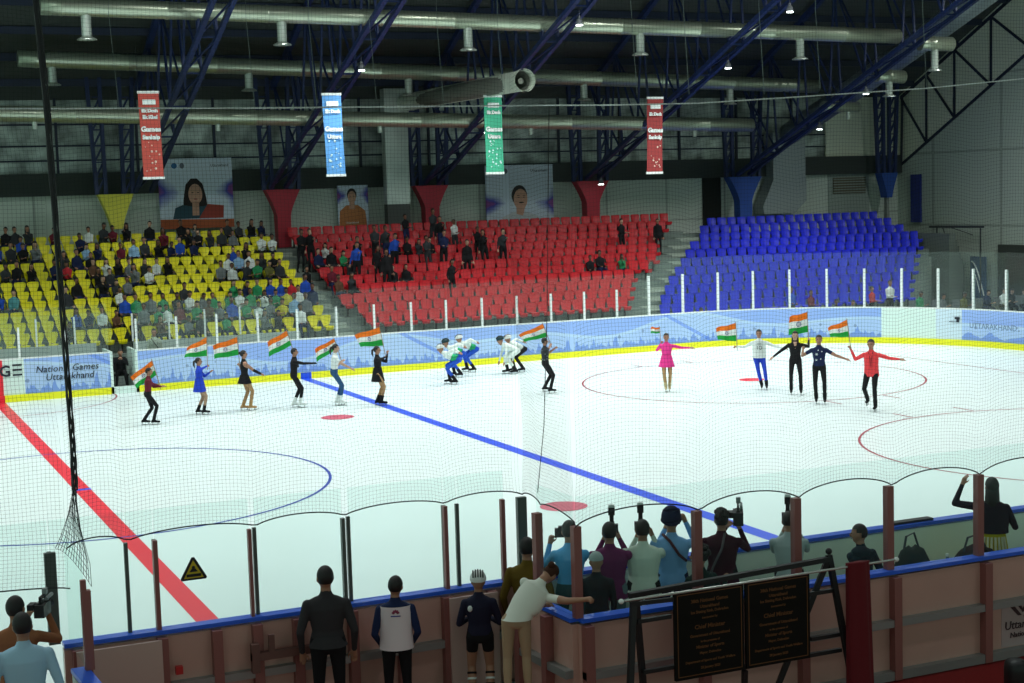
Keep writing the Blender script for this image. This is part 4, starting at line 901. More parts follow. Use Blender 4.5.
# ------------------------------------------------------------------ skaters with flags
def away(x, y): return math.atan2(-(x-CAMP.x), (y-CAMP.y))
ORANGE = cl('saffron', (.90,.20,.02)); FW = cl('flag_white', (.82,.86,.84)); FG = cl('flag_green', (.02,.38,.06)); NVY = cl('chakra_navy', (.01,.02,.25))
def flag(label, TL, TR, BR, BL, hand, small=False):
    TL, TR, BR, BL, hand = map(V, (TL, TR, BR, BL, hand)); d = (TR-hand).normalized(); BR = TR - d*(TR-BR).length
    o = empty('national_flag', hand, 0, label, 'flag', 'hand-held tricolour flags')
    b = MB(); b.tube([-d*.10, TR-hand+d*.03], .010, 8); b.build('pole', mat('flag_pole',(.30,.22,.14),.5), o)
    nu, nv = 18, 12; n = ((TR-TL).cross(BL-TL)).normalized()
    def P(u, v, off=0):
        top, bot = TL.lerp(TR, u), BL.lerp(BR, u); p = top.lerp(bot, v); wv = .055*(1-u)*math.sin(u*9+v*1.6)+.02*math.sin(v*5+u*4)*(1-u)
        return p + n*(wv+off) + V((0,0,.02*math.sin(u*7)*(1-u))) - hand
    b = MB()
    for band in range(3):
        for i in range(nu):
            for j in range(band*4, band*4+4):
                q = [P(i/nu,j/nv), P((i+1)/nu,j/nv), P((i+1)/nu,(j+1)/nv), P(i/nu,(j+1)/nv)]; b.add(q, [(0,1,2,3)], band)
    c = b.build('cloth', [ORANGE, FW, FG], o); sol = c.modifiers.new('t', 'SOLIDIFY'); sol.thickness = .004
    W_ = (TR-TL).length; H_ = (BL-TL).length; r = .13
    if not small:
        for sgn in (1, -1):
            b = MB(); pt = lambda a, rr: P(.5+rr*H_*math.cos(a)/W_, .5+rr*math.sin(a), sgn*.006)
            for k in range(24):
                a, a2 = 2*math.pi*k/24, 2*math.pi*(k+1)/24; b.add([pt(a,r), pt(a2,r), pt(a2,r*.80), pt(a,r*.80)], [(0,1,2,3)])
                b.add([pt(a-.03,r*.8), pt(a+.03,r*.8), pt(a,.005)], [(0,1,2)])
            b.build('wheel_emblem', NVY, c)
    return o
FL = dict(A=[(2.54,8.57,1.17),(3.06,8.34,1.58),(3.18,8.29,1.22),(2.67,8.51,.87),(3.21,8.27,.93)], B=[(4.21,9.54,1.72),(4.69,9.32,1.99),(4.69,9.32,1.49),(4.12,9.58,1.46),(4.67,9.33,1.23)],
 C=[(4.94,9.78,1.7),(5.54,9.51,1.92),(5.56,9.5,1.44),(4.96,9.77,1.35),(5.57,9.5,1.15)], D=[(6.34,9.48,1.73),(6.82,9.26,2.02),(6.95,9.21,1.64),(6.36,9.47,1.33),(7.01,9.18,1.29)],
 E=[(7.53,9.12,1.49),(8.01,8.91,1.76),(8.13,8.86,1.51),(7.56,9.11,1.14),(8.17,8.83,1.13)], F=[(8.43,8.46,1.85),(9.05,8.18,2.05),(9.13,8.14,1.55),(8.57,8.4,1.53),(9.17,8.13,1.25)],
 G=[(13.0,8.0,1.59),(13.62,7.73,1.88),(13.76,7.66,1.54),(13.15,7.93,1.39),(13.8,7.64,1.3)], P=[(16.16,6.23,1.72),(16.38,6.13,1.72),(16.37,6.14,1.56),(16.16,6.23,1.55),(16.4,6.12,1.27)],
 W=[(17.7,5.37,1.66),(18.19,5.15,1.79),(18.19,5.15,1.29),(17.74,5.35,1.34),(18.21,5.14,1.14)], K=[(18.84,3.54,2.01),(19.26,3.35,2.13),(19.29,3.34,1.6),(18.81,3.55,1.52),(19.29,3.34,1.37)],
 R=[(17.80,.40,2.0),(18.22,.21,2.19),(18.25,.19,1.77),(17.86,.37,1.77),(18.3,.17,1.46)])
FLB = dict(A='tricolour flag held by the small skater in maroon, leftmost of all', B='tricolour flag above the skater in the blue dress', C='tricolour flag above the skater in the black skirt and brown tights', D='tricolour flag beside the skater in the black jumpsuit',
 E='tricolour flag beside the skater in white top and jeans', F='tricolour flag above the skater in the black dress', G='tricolour flag of the skater in the patterned black top', P='tiny rolled tricolour flag beside the skater in pink', W='tricolour flag held by the skater in the white jersey',
 K='tricolour flag above the skater in black with outspread arms', R='tricolour flag held by the skater in the red jacket')
for k in FL: flag(FLB[k], *FL[k], small=(k == 'P'))
TAN = cl('tan tights', (.42,.25,.12)); TANB = cl('tan boots', (.45,.26,.10), .5); DENIM = cl('denim', (.03,.09,.20)); PINK_ = cl('pink', (.85,.05,.30)); RBLUE = cl('royal blue', (.02,.06,.55)); CRED = cl('coral red', (.80,.06,.07)); MUST = cl('mustard', (.14,.085,.01))
Z = lambda k: FL[k][4]
SG = 'skaters on the ice'
def sk(x, y, mode, off=0): a = away(x, y); return a + {'r': -math.pi/2, 'l': math.pi/2, 'c': math.pi, 'a': 0}[mode] + R(off)
fx = lambda k, sx=0, sy=0, sz=0: (Z(k)[0]+sx, Z(k)[1]+sy, Z(k)[2]+sz)
figure('person','skater in maroon top and black trousers gliding behind the leftmost flag',nearer(2.93,8.40),sk(2.93,8.4,'r'),1.484,RF=(.08,.12,.09),LF=(-.08,-.16,.09),pel=(0,-.02,.90),lean=6,world={'R':Z('A')},LH=(-.15,.4,1.1),shirt='maroon',skates=1,skin='mid',voxel=.015,group=SG,fist='R')
J = figure('person','skater in a short blue dress with black boots, hair tied back',nearer(4.46,9.43),sk(4.46,9.43,'r'),1.494,RF=(.08,.10,.09),LF=(-.08,-.08,.09),world={'R':Z('B')},LH=(-.05,.34,1.28),shirt=RBLUE,pants=RBLUE,legs='none',socks=cl('pale tights',(.42,.27,.18)),skates=1,hair='tail',voxel=.015,group=SG,fist='R')
skirt(J, RBLUE, .16,-.24,.15,.24)
J = figure('person','skater in black top and skirt with brown tights and one arm stretched low',nearer(5.67,9.46),sk(5.67,9.46,'r',15),1.599,RF=(.08,.12,.09),LF=(-.08,-.06,.09),RH=(.2,.5,1.0),RE=(.2,0,-1),LE=(-.3,.2,-1),world={'L':Z('C')},shirt='black',pants='black',legs='none',sleeve='none',socks=TAN,shoes=TANB,skates=1,hair='bun',skin='mid',voxel=.015,group=SG,fist='L')
skirt(J, PAL['black'], .08,-.16,.16,.25)
b = MB(); b.tube([J['eR'], J['wR']], [.044,.036], 10); J['part']('glove', b, PAL['black'])
figure('person','skater in a black jumpsuit with white skates, one arm straight ahead',nearer(6.99,9.19),sk(6.99,9.19,'r'),1.609,RF=(.08,.10,.09),LF=(-.08,-.08,.09),pel=(0,-.06,.93),lean=4,RH=(.12,.50,1.27),RE=(.2,0,-1),LE=(-.2,.3,-1),world={'L':Z('D')},shoes='white',skates=1,glove='black',voxel=.015,group=SG,fist='L')
figure('person','skater in white top, blue jeans and white skates with arm reaching forward',nearer(8.04,8.9),sk(8.04,8.9,'r'),1.672,RF=(.07,.06,.09),LF=(-.07,-.02,.09),pel=(0,-.08,.93),lean=6,RH=(.14,.42,1.02),LE=(-.2,.3,-1),world={'L':Z('E')},shirt='white',pants=DENIM,sleeve='short',shoes='white',skates=1,hair='tail',skin='light',voxel=.015,group=SG)
J = figure('person','skater in a black long-sleeved dress, tan tights and tall black boots',nearer(8.96,8.22),sk(8.96,8.22,'r'),1.588,RF=(.06,.07,.09),LF=(-.06,-.04,.09),world={'R':Z('F')},RE=(.2,.2,-1),LH=(-.06,.30,1.5),LE=(-.2,.3,-1),legs='none',socks=TAN,skates=1,hair='tail',voxel=.015,group=SG,fist='RL')
skirt(J, PAL['black'], .16,-.24,.15,.19)
b = MB(); [b.tube([J[a]+(J[k]-J[a])*.40, J[a]], [.058,.052], 10) for a, k in (('aR','kR'),('aL','kL'))]; J['part']('boot_shaft', b, PAL['black'])
J = figure('person','skater in a patterned black and grey top holding a flag at the middle',nearer(13.67,7.7),sk(13.67,7.7,'r',20),1.567,RF=(.06,.10,.09),LF=(-.07,-.05,.14),pel=(0,-.03,.92),world={'R':Z('G')},RE=(.2,.2,-1),LH=(-.08,.32,1.35),skates=1,hair='short',sleeve='short',shirt='dark grey',voxel=.015,group=SG,fist='RL')
b = MB(); rr = random.Random(5)
for k in range(16): a = rr.uniform(0,6.28); z = rr.uniform(.08,.42); b.ell(J['pel']+J['up']*z+J['lat']*.158*math.cos(a)+J['fw']*.112*math.sin(a), (.03,.03,.018), nu=8, nv=5)
J['part']('shirt_print', b, PAL['grey'])
J = figure('person','figure skater in a bright pink dress with one arm stretched out',nearer(16.58,6.04),sk(16.58,6.04,'c'),1.609,RF=(.09,.05,.09),LF=(-.02,-.04,.09),pel=(.05,0,.93),LH=(-.70,.1,1.28),LE=(-.3,0,-1),world={'R':Z('P')},RE=(.6,-.3,-.8),shirt=PINK_,pants=PINK_,legs='none',socks=TAN,shoes=cl('cream boots',(.55,.45,.25),.5),skates=1,hair='bun',skin='mid',voxel=.015,group=SG,fist='R')
skirt(J, PINK_, .14,-.20,.15,.24)
J = figure('person','skater in white number jersey and royal blue trousers with arms spread',nearer(18.81,4.87),sk(18.81,4.87,'c'),1.651,RF=(.0,.02,.09),LF=(-.14,.10,.09),pel=(.06,0,.93),LH=(-.66,.12,1.18),LE=(-.2,0,-1),world={'R':Z('W')},RE=(.3,-.1,-1),shirt='white',pants=RBLUE,skates=1,hair='short',skin='mid',voxel=.015,group=SG,fist='R',wide=1.12)
jacket(J, PAL['white'], .44, -.02, 1.12, 'jersey')
text_mesh('jersey_number','10',.17*J['s'],Matrix.Translation(J['w'](J['chest'])-V(J['o'].location))@Matrix.Identity(4),INK) if False else None
b = MB(); c = J['chest']+J['fw']*.146-J['up']*.06; b.bar(c+J['lat']*.045-J['up']*.05, c+J['lat']*.045+J['up']*.05, .012, .02); b.tube([c-J['lat']*.04+J['lat']*.035*math.cos(t)+J['up']*.05*math.sin(t) for t in [k*.6 for k in range(11)]], .008, 5); b.bar(c+J['lat']*.06+J['up']*.11, c-J['lat']*.07+J['up']*.11, .01, .014); J['part']('jersey_number', b, INK)
J = figure('person','skater in black with open neck, arms spread, beneath a flag',nearer(18.96,3.48),sk(18.96,3.48,'c'),1.693,RF=(.12,.03,.09),LF=(-.14,.08,.09),pel=(.0,0,.93),RH=(.62,.12,1.02),RE=(.3,0,-.2),world={'L':Z('K')},LE=(-.6,-.2,-.6),skates=1,hair='long',skin='light',voxel=.015,group=SG)
b = MB(); n_ = J['neck']+J['fw']*.072; b.loft([[n_+J['lat']*x*w+J['up']*z+J['fw']*f_ for x in (-1,0,1)]+[n_+J['lat']*.0+J['up']*z+J['fw']*(f_-.02)] for w,z,f_ in ((.05,.01,.0),(.035,-.07,.035),(.006,-.17,.052))]); J['part']('open_neckline', b, SK['light'])
J = figure('person','skater in navy shirt with pale star prints and short sleeves',nearer(18.49,1.70),sk(18.49,1.7,'c'),1.756,RF=(.11,.0,.09),LF=(-.10,.10,.09),pel=(.03,0,.93),LH=(-.62,.15,1.13),LE=(-.3,0,-.6),RH=(.42,.14,1.38),RE=(.7,-.2,-.5),shirt='navy',sleeve='short',skates=1,hair='short',skin='mid',voxel=.015,group=SG,waist=.02)
b = MB()
for lx, lz, s_ in ((.06,-.02,.035),(-.04,-.14,.02),(.07,-.16,.03),(-.07,.05,.018),(.02,.08,.015)):
    c = J['chest']+J['lat']*lx+J['up']*lz+J['fw']*.128
    for k in range(3): a = math.pi*k/3; d_ = J['lat']*math.cos(a)+J['up']*math.sin(a); b.bar(c-d_*s_, c+d_*s_, s_*.35, .01)
J['part']('star_print', b, PAL['white'])
J = figure('person','skater in a red jacket with arms spread, frontmost and farthest right',nearer(18.80,-.05),sk(18.8,-.05,'c',-12),1.776,RF=(.17,-.12,.20),LF=(-.06,.10,.09),RK=(.1,1,0),pel=(.05,0,.92),lean=3,LH=(-.70,.12,1.24),LE=(-.3,0,-.8),world={'R':Z('R')},RE=(.6,-.3,-.6),shirt=CRED,skates=1,hair='short',skin='mid',voxel=.014,group=SG,fist='R')
jacket(J, CRED, .45, -.10, 1.0)
b = MB(); b.tube([J['neck']+J['lat']*.05+J['fw']*.07, J['chest']+J['fw']*.14, J['pel']+J['up']*.12+J['lat']*-.02+J['fw']*.14, J['chest']+J['fw']*.14-J['lat']*.04, J['neck']-J['lat']*.05+J['fw']*.07], .008, 5); J['part']('lanyard', b, PAL['maroon'])
# speed skaters bent low
WS = cl('race suit white', (.70,.78,.74)); GS = cl('race suit green', (.03,.40,.16)); SBL = cl('race suit blue', (.02,.09,.55)); HWH = cl('helmet white', (.72,.76,.74), .4); HDK = cl('helmet dark', (.02,.05,.06), .4)
for (x, y), lb_, hc_, pn, sh, kk in (((12.25,11.26),'crouching speed skater with white helmet, foremost of the three blue and white ones',HWH,SBL,WS,0),((13.02,12.78),'crouching speed skater with dark helmet, middle of the three blue and white ones',HDK,SBL,WS,1),((13.85,13.74),'crouching speed skater in green and blue, rearmost of the three',HWH,SBL,WS,2),
      ((14.67,12.44),'speed skater crouching all in white, beside the one in black trousers',HDK,WS,WS,3),((15.05,12.75),'speed skater crouching in white top and black trousers',HWH,PAL['black'],WS,4)):
    J = figure('person', lb_, nearer(x,y), sk(x,y,'l',8*kk-10), 1.69, pel=(0,-.26,.74), lean=66, head=(0,-12,0), RF=(.10,.04,.09), LF=(-.12,-.16,.09), RH=(.10,-.28,.95) if kk != 3 else (.2,.30,.35), LH=(-.08,-.26,.95) if kk < 3 else (-.2,.22,.4), RE=(1,-.2,.6), LE=(-1,-.2,.6), shirt=sh, pants=pn, skates=1, hair='helmet2', haircol=hc_, voxel=.015, group=SG)
    if kk < 3:
        b = MB(); rg = [J['sec'](J['pel']+J['up']*z, w_, d_) for z, w_, d_ in ((.06,.165,.13),(.14,.15,.115),(.22,.155,.12))]; b.loft(rg, cap=False); J['part']('waist_band', b, GS)

# ------------------------------------------------------------------ photographers and onlookers
PG = 'people on the players bench'; OG = 'onlookers behind the near boards'
def camera_rig(label, pos, rz, flash=True, video=False, k=1.):
    o = empty('video_camera' if video else 'photo_camera', pos, rz, label, 'camera')
    if video:
        b = MB(); b.box((-.055*k,-.14*k,-.07*k),(.055*k,.12*k,.07*k)); b.build('camera_body', BLACK, o)
        b = MB(); b.tube([(0,.12*k,0),(0,.24*k,0)], [.045*k,.055*k], 12); b.build('lens', BLK2, o)
        b = MB(); b.box((-.02,-.1*k,.07*k),(.02,.08*k,.085*k)); b.bar((0,-.08*k,.13*k),(0,.10*k,.13*k),.025); b.bar((0,-.08*k,.07*k),(0,-.08*k,.13*k),.02); b.bar((0,.1*k,.07*k),(0,.1*k,.13*k),.02); b.build('handle', BLACK, o)
        b = MB(); b.box((-.12*k,-.16*k,.02*k),(-.055*k,-.02*k,.08*k)); b.build('viewfinder', BLACK, o)
        b = MB(); b.box((-.02*k,.06,.14*k),(.03*k,.11,.20*k)); b.build('camera_light', mat('lamp_grey',(.25,.28,.28),.5), o); b = MB(); b.tube([(.035*k,.02*k,.10*k),(.035*k,.24*k,.10*k)],.018,8); b.bar((.035*k,.08*k,.06*k),(.035*k,.08*k,.10*k),.015); b.build('microphone', mat('lamp_grey',(.25,.28,.28),.5), o)
    else:
        b = MB(); b.box((-.07,-.035,-.05),(.07,.035,.045)); b.box((-.03,-.03,.045),(.03,.03,.07)); b.build('camera_body', BLACK, o)
        b = MB(); b.tube([(0,.035,0),(0,.14,0)], [.038,.042], 12); b.build('lens', BLK2, o)
        if flash: b = MB(); b.box((-.024,-.02,.07),(.024,.02,.16)); b.box((-.036,-.028,.15),(.036,.035,.235)); f = b.build('flash_unit', BLACK, o); b = MB(); b.box((-.033,-.024,.235),(.033,.030,.262)); b.build('diffuser', WHITE, f)
    return o
def shooter(label, x, y, shirt, H, px=0, clabel='', **kw):
    a = away(x, y); k = dict(RH=(.11,.26,1.50), LH=(-.07,.30,1.47), RE=(.45,.1,-1), LE=(-.40,.15,-1), shirt=shirt, pants='black', voxel=.0095, group=PG, face=False, fist='RL'); k.update(kw)
    J = figure('person', label, (x,y,.2), a, H, **k); return J
# DSLR users
J = shooter('photographer in a purple shirt and grey jeans with flash camera, seen from behind', 3.33,-15.72, cl('purple',(.15,.02,.10)), 1.70, pants=cl('grey jeans',(.13,.20,.22)), sleeve='long', waist=.0, wide=1.2)
hemflare(J, cl('purple',(.15,.02,.10))); camera_rig('black camera with raised flash held by the purple-shirted photographer', J['w'](J['hc']+V((.03,.17,.01))), away(3.4,-15.7))
J = shooter('photographer in a pale green-white shirt with flash camera, seen from behind', 3.70,-15.80, cl('pale green shirt',(.68,.78,.68)), 1.70, sleeve='long', waist=.02, wide=1.2)
hemflare(J, cl('pale green shirt',(.68,.78,.68))); camera_rig('black camera with raised flash held by the pale-shirted photographer', J['w'](J['hc']+V((-.02,.17,.01))), away(3.8,-15.8))
J = shooter('man in a dark blue turban and light blue shirt raising both hands', 4.11,-15.72, cl('sky shirt',(.22,.45,.80)), 1.74, hair='turban', haircol=cl('turban navy',(.008,.014,.05)), RH=(.16,.25,1.56), pants='navy', waist=.0, wide=1.15, skin='mid')
hemflare(J, cl('sky shirt',(.22,.45,.80))); camera_rig('small black camera held by the man in the turban', J['w'](J['hc']+V((.03,.19,-.02))), away(4.2,-15.7), flash=False)
b = MB(); b.tube([J['neck']-J['lat']*.10+V((0,-.02,.03)), J['neck']+V((-.02,-.105,-.03)), J['chest']+V((.08,-.135,-.02)), J['chest']+V((.16,-.09,-.10))], .016, 6); J['part']('camera_strap', b, mat('strap_maroon',(.08,.01,.02),.7))
J = shooter('person with curly dark hair crouching in dark green beside the turbaned man', 4.22,-16.22, cl('dark green',(.012,.03,.028)), 1.62, pel=(0,0,.72), lean=8, twist=35, head=(50,-5,0), RH=(.25,.32,1.02), LH=(-.2,.3,1.0), RF=(.12,.15,.09), LF=(-.12,.15,.09), hair='short', face=True, fist='')
b = MB(); rr = random.Random(2)
for k in range(26): a = rr.uniform(0,6.28); e = rr.uniform(-.1,1.4); b.ell(J['hc']+J['Hm']@V((.088*math.cos(a)*math.cos(e), -.02+.10*math.sin(a)*math.cos(e)-.01, .03+.10*math.sin(e))), (.032,.032,.032), nu=7, nv=5, keep=None)
J['part']('curls', b, HAIR)
J = shooter('cameraman in a dark maroon shirt with bushy hair, filming the ice', 4.76,-15.72, cl('dark maroon shirt',(.045,.007,.018)), 1.67, RH=(.22,.26,1.46), LH=(.05,.32,1.46), waist=.0, wide=1.18)
hemflare(J, cl('dark maroon shirt',(.045,.007,.018))); camera_rig('black video camera with top handle held by the maroon-shirted cameraman', J['w'](J['hc']+V((.20,.17,.00))), away(4.85,-15.7), video=True, k=1.05)
b = MB()
for k in range(26): a = rr.uniform(0,6.28); e = rr.uniform(0,1.5); b.ell(J['hc']+V((.082*math.cos(a)*math.cos(e), -.015+.095*math.sin(a)*math.cos(e), .04+.09*math.sin(e))), (.03,.03,.032), nu=7, nv=5)
J['part']('curls', b, HAIR)
b = MB(); b.tube([J['neck']-J['lat']*.02+V((.06,-.05,.03)), J['chest']+V((-.0,-.142,.02)), J['pel']+J['up']*.15+V((-.10,-.13,0)), J['pel']+V((-.17,-.06,-.05))], .014, 6); J['part']('camera_strap', b, mat('strap_grey',(.10,.08,.09),.7))
J = shooter('photographer in a light grey shirt with a camera raised before his face', 5.58,-15.85, cl('light grey shirt',(.40,.47,.48)), 1.64, pel=(0,0,.88), lean=6, RH=(.11,.28,1.38), LH=(-.07,.30,1.36), waist=.03, wide=1.14)
hemflare(J, cl('light grey shirt',(.40,.47,.48))); camera_rig('black camera with pale flash held by the grey-shirted photographer', J['w'](J['hc']+V((-.01,.17,.02))), away(5.66,-15.8))
b = MB(); b.box((-.18,-.19,-.10),(.13,-.12,.03)); q_ = J['part']('waist_bag', b, BLACK); q_.data.transform(Matrix.Translation(J['pel']*J['s']))
J = shooter('person in a dark blue jacket sitting sideways on the players bench', 6.36,-16.2, cl('dark teal jacket',(.012,.03,.045)), 1.62, pel=(0,-.1,.74), lean=6, twist=40, head=(45,0,0), RH=(.2,.3,.95), LH=(-.1,.4,.95), RF=(.1,.30,.09), LF=(-.1,.30,.09), hair='short', face=True, fist='')
b = MB(); b.ell(J['neck']-V((0,.09,.03)), (.12,.08,.07)); J['part']('hood', b, cl('dark teal jacket',(.012,.03,.045)))
J = shooter('woman in black with yellow patterned skirt raising her left arm to the net', 8.46,-15.95, cl('black jacket',(.016,.014,.026)), 1.70, LH=(-.36,.10,1.62), LE=(-1,-.2,-.7), RH=(.22,.3,1.15), hair='long', pants=cl('yellow skirt',(.52,.42,.02)), fist='', head=(25,0,0))
jacket(J, cl('black jacket',(.016,.014,.026)), .44, .10, 1.18)
sk_ = skirt(J, cl('yellow skirt',(.52,.42,.02)), .13, -.80, .155, .30, flute=.09, d0=.125, d1=.24)
b = MB()
for k in range(9): a = -2.6+.25*k; b.tube([J['pel']+V((.175*math.cos(a), .145*math.sin(a), .06)), J['pel']+V((.30*math.cos(a), .24*math.sin(a), -.78))], .016, 5)
J['part']('skirt_print', b, cl('cream print',(.55,.55,.36)))
# near the doorway
J = shooter('photographer in a blue shirt leaning over the boards behind the corner glass', 2.91,-15.58, cl('bright blue shirt',(.10,.42,.80)), 1.74, RH=(.02,.30,1.46), LH=(-.22,.28,1.42), hair='short', pants=cl('teal trousers',(.03,.10,.12)))
camera_rig('small dark camera held by the blue-shirted photographer at the corner', J['w'](J['hc']+V((-.09,.17,-.05))), away(2.98,-15.5), flash=False)
J = shooter('child in a dark jacket and pale cap behind the corner glass', 2.94,-16.15, cl('dark jacket',(.012,.016,.022)), 1.50, hair='cap', haircol=cl('pale cap',(.35,.42,.42)), RH=(.2,.15,.85), LH=(-.2,.15,.85), fist='')
def onl(label, x, y, z, H, **k):
    k.setdefault('voxel', .0095); k.setdefault('group', OG); k.setdefault('face', False); return figure('person', label, (x,y,z), away(x,y)+R(k.pop('turn', 0)), H, **k)
DG = cl('charcoal shirt', (.035,.032,.036))
J = onl('man in a charcoal shirt and black trousers watching from behind the boards', .12,-15.62,0,1.80, shirt=DG, waist=.03, wide=1.12, head=(8,0,0), sleeve='long')
hemflare(J, DG, -.01, .97)
VST = cl('vest pinkish white', (.78,.66,.70))
J = onl('boy in a white vest with flower emblem over dark sleeves', .86,-15.62,0,1.60, shirt='navy', wide=1.05, RH=(.19,.14,.93), LH=(-.19,.14,.93), RE=(.45,-1,0), LE=(-.45,-1,0), head=(-12,0,4), waist=.02)
jacket(J, VST, .46, -.04, 1.10, 'vest')
b = MB(); c = J['chest']-J['fw']*.132+J['up']*.05
for k in range(5): a = math.pi*(.1+.2*k); b.ell(c+J['lat']*.028*math.cos(a)+J['up']*(.03*math.sin(a)), (.014,.006,.018), Matrix.Rotation(-(a-math.pi/2),3,'Y'), nu=8, nv=6)
J['part']('flower_emblem', b, mat('emblem_red',(.25,.03,.08),.6)); b = MB(); b.box((-.055,-.004,-.004),(.055,.004,.006)); q_ = J['part']('emblem_text', b, NVY); q_.data.transform(Matrix.Translation((c-J['up']*.03)*J['s']))
b = MB(); b.ell(J['pel']+J['up']*.07-J['fw']*.118, (.08,.012,.03)); J['part']('hem_print', b, mat('hem_orange',(.45,.16,.05),.7))
J = onl('child in dark skating suit with black and white helmet and striped socks', 1.80,-15.62,0,1.52, shirt=cl('race navy',(.014,.014,.035)), pants='black', legs='short', hair='helmet', haircol=HWH, RH=(.10,.24,1.12), LH=(-.10,.24,1.12), RE=(.6,-.3,-1), LE=(-.6,-.3,-1), socks=SK['mid'], skates=1, waist=.02)
for k in range(4):
    for a_, kn in (('aR','kR'),('aL','kL')):
        p_ = J[a_]+(J[kn]-J[a_])*(.80-.16*k); q2 = J[a_]+(J[kn]-J[a_])*(.74-.16*k); b = MB(); b.tube([q2, p_], .060, 12); J['part']('sock_stripe', b, PAL['white'] if k%2 else PAL['black'])
b = MB(); b.ell(J['chest']-J['lat']*.11-J['fw']*.09+J['up']*.02, (.03,.02,.04)); J['part']('shoulder_logo', b, PAL['white'])
J = onl('man in a mustard brown shirt standing in the doorway', 2.46,-15.44,0,1.78, shirt=MUST, pants='black', wide=1.12, waist=.0, turn=-12)
hemflare(J, MUST, -.17, 1.05)
# woman bending to the rod
wx, wy = 1.88,-16.62; wz = .38
J = figure('person','woman in white top and beige trousers leaning right to grasp the silver rod',(wx,wy,wz),away(wx,wy),1.54,pel=(-.10,0,.96),lean=24,side=32,twist=-10,head=(-20,25,0),world={'R':(2.50,-17.50,1.54)},RE=(.3,-.3,-1),LH=(.25,.30,1.05),RF=(.02,.0,.09),LF=(-.22,-.05,.09),shirt=cl('off white top',(.72,.74,.66)),pants=cl('beige trousers',(.40,.27,.17)),hair='bun',haircol=cl('brown hair',(.05,.02,.012)),skin='mid',voxel=.0095,group=OG,face=False,sleeve='short',fist='R',waist=.06)
jacket(J, cl('off white top',(.72,.74,.66)), .44, .02, 1.04, 'blouse')
# left corner
J = onl('cameraman in a brown shirt at the far lower left', -2.90,-15.62,.12,1.78, shirt=cl('brown shirt',(.30,.11,.05)), pants='black', RH=(.22,.25,1.50), LH=(.02,.30,1.48), RE=(.45,.1,-1), LE=(-.4,.15,-1), fist='RL', turn=-18, wide=1.1)
hemflare(J, cl('brown shirt',(.30,.11,.05)))
camera_rig('black broadcast video camera held by the brown-shirted cameraman', J['w'](J['hc']+V((.20,.16,-.05))), away(-2.9,-15.6)-R(18), video=True, k=.88)
J = onl('man in a light blue shirt at the lower left corner, seen from behind', -2.92,-16.35,.12,1.80, shirt=cl('pale blue shirt',(.38,.58,.74)), pants='navy', wide=1.2)
hemflare(J, cl('pale blue shirt',(.38,.58,.74)))
J = onl('person in purple barely showing at the lower left edge', -3.42,-16.1,.12,1.62, shirt=cl('purple edge',(.16,.02,.10)), pants='black')
# bags on the bench
def bag(label, x, y, z, sx, sy, sz, m, seed):
    rr = random.Random(seed); o = empty('sports_bag', (x,y,z), R(rr.uniform(-15,15)), label, 'bag', 'bags on the players bench')
    b = MB(); b.loft([[(sx*a_*(1+.05*math.cos(5*t+seed))*math.cos(t), sy*a_*math.sin(t), h*sz*(1+.04*math.sin(2*t+seed))) for t in [2*math.pi*k/20 for k in range(20)]] for a_, h in ((.85,0),(1,.15),(1.02,.45),(.90,.75),(.6,.95),(.2,1.02))]); b.build('bag_body', m, o, smooth=True)
    b = MB(); b.tube([(-sx*.5,0,sz*.85),(-sx*.3,.0,sz*1.2),(sx*.1,0,sz*1.25),(sx*.45,0,sz*.9)], .014, 6); b.build('strap', mat('bag_strap',(.03,.05,.06),.6), o)
bag('grey-green slouching bag by the brown post on the players bench', 6.78,-16.54,.62,.24,.15,.72,cl('bag green',(.02,.035,.035)),1)
bag('large black slouching bag in the middle of the players bench', 7.70,-16.54,.62,.36,.15,.62,PAL['black'],4)
bag('dark blue bag right of the woman with the yellow skirt', 9.15,-16.54,.62,.26,.15,.66,cl('bag navy',(.012,.014,.035)),7)
o = empty('water_bottle', (7.30,-16.52,.62), 0, 'small clear bottle between the two bags on the bench', 'bottle'); b = MB(); b.tube([(0,0,0),(0,0,.46),(0,0,.50),(0,0,.56)],[.035,.035,.018,.018],12); b.build('bottle_body', mat('grey_bottle',(.18,.22,.22),.2), o); b = MB(); b.tube([(0,0,.56),(0,0,.59)],.02,10); b.build('bottle_cap', WHITE, o)
b = MB(); b.box((7.62,-15.12,1.24),(8.25,-15.0,1.265)); tag(b.build('hockey_plank', BLACK), 'thin black strip lying on the blue rail near the raised-arm woman', 'strip')
# dark shape at the lower right corner
J = None
o = empty('loudspeaker', (7.12,-17.85,0), R(-20), 'black rounded speaker standing on the red carpet at the lower right corner', 'speaker')
b = MB(); b.loft([[(w_*math.cos(t)*.115*(1+.12*abs(math.sin(2*t))), w_*math.sin(t)*.14*(1+.12*abs(math.sin(2*t))), z) for t in [2*math.pi*k/20 for k in range(20)]] for z, w_ in ((0,.95),(.02,1),(.24,1),(.30,.94),(.335,.75),(.35,.3))]); b.build('cabinet', BLACK, o, smooth=True)

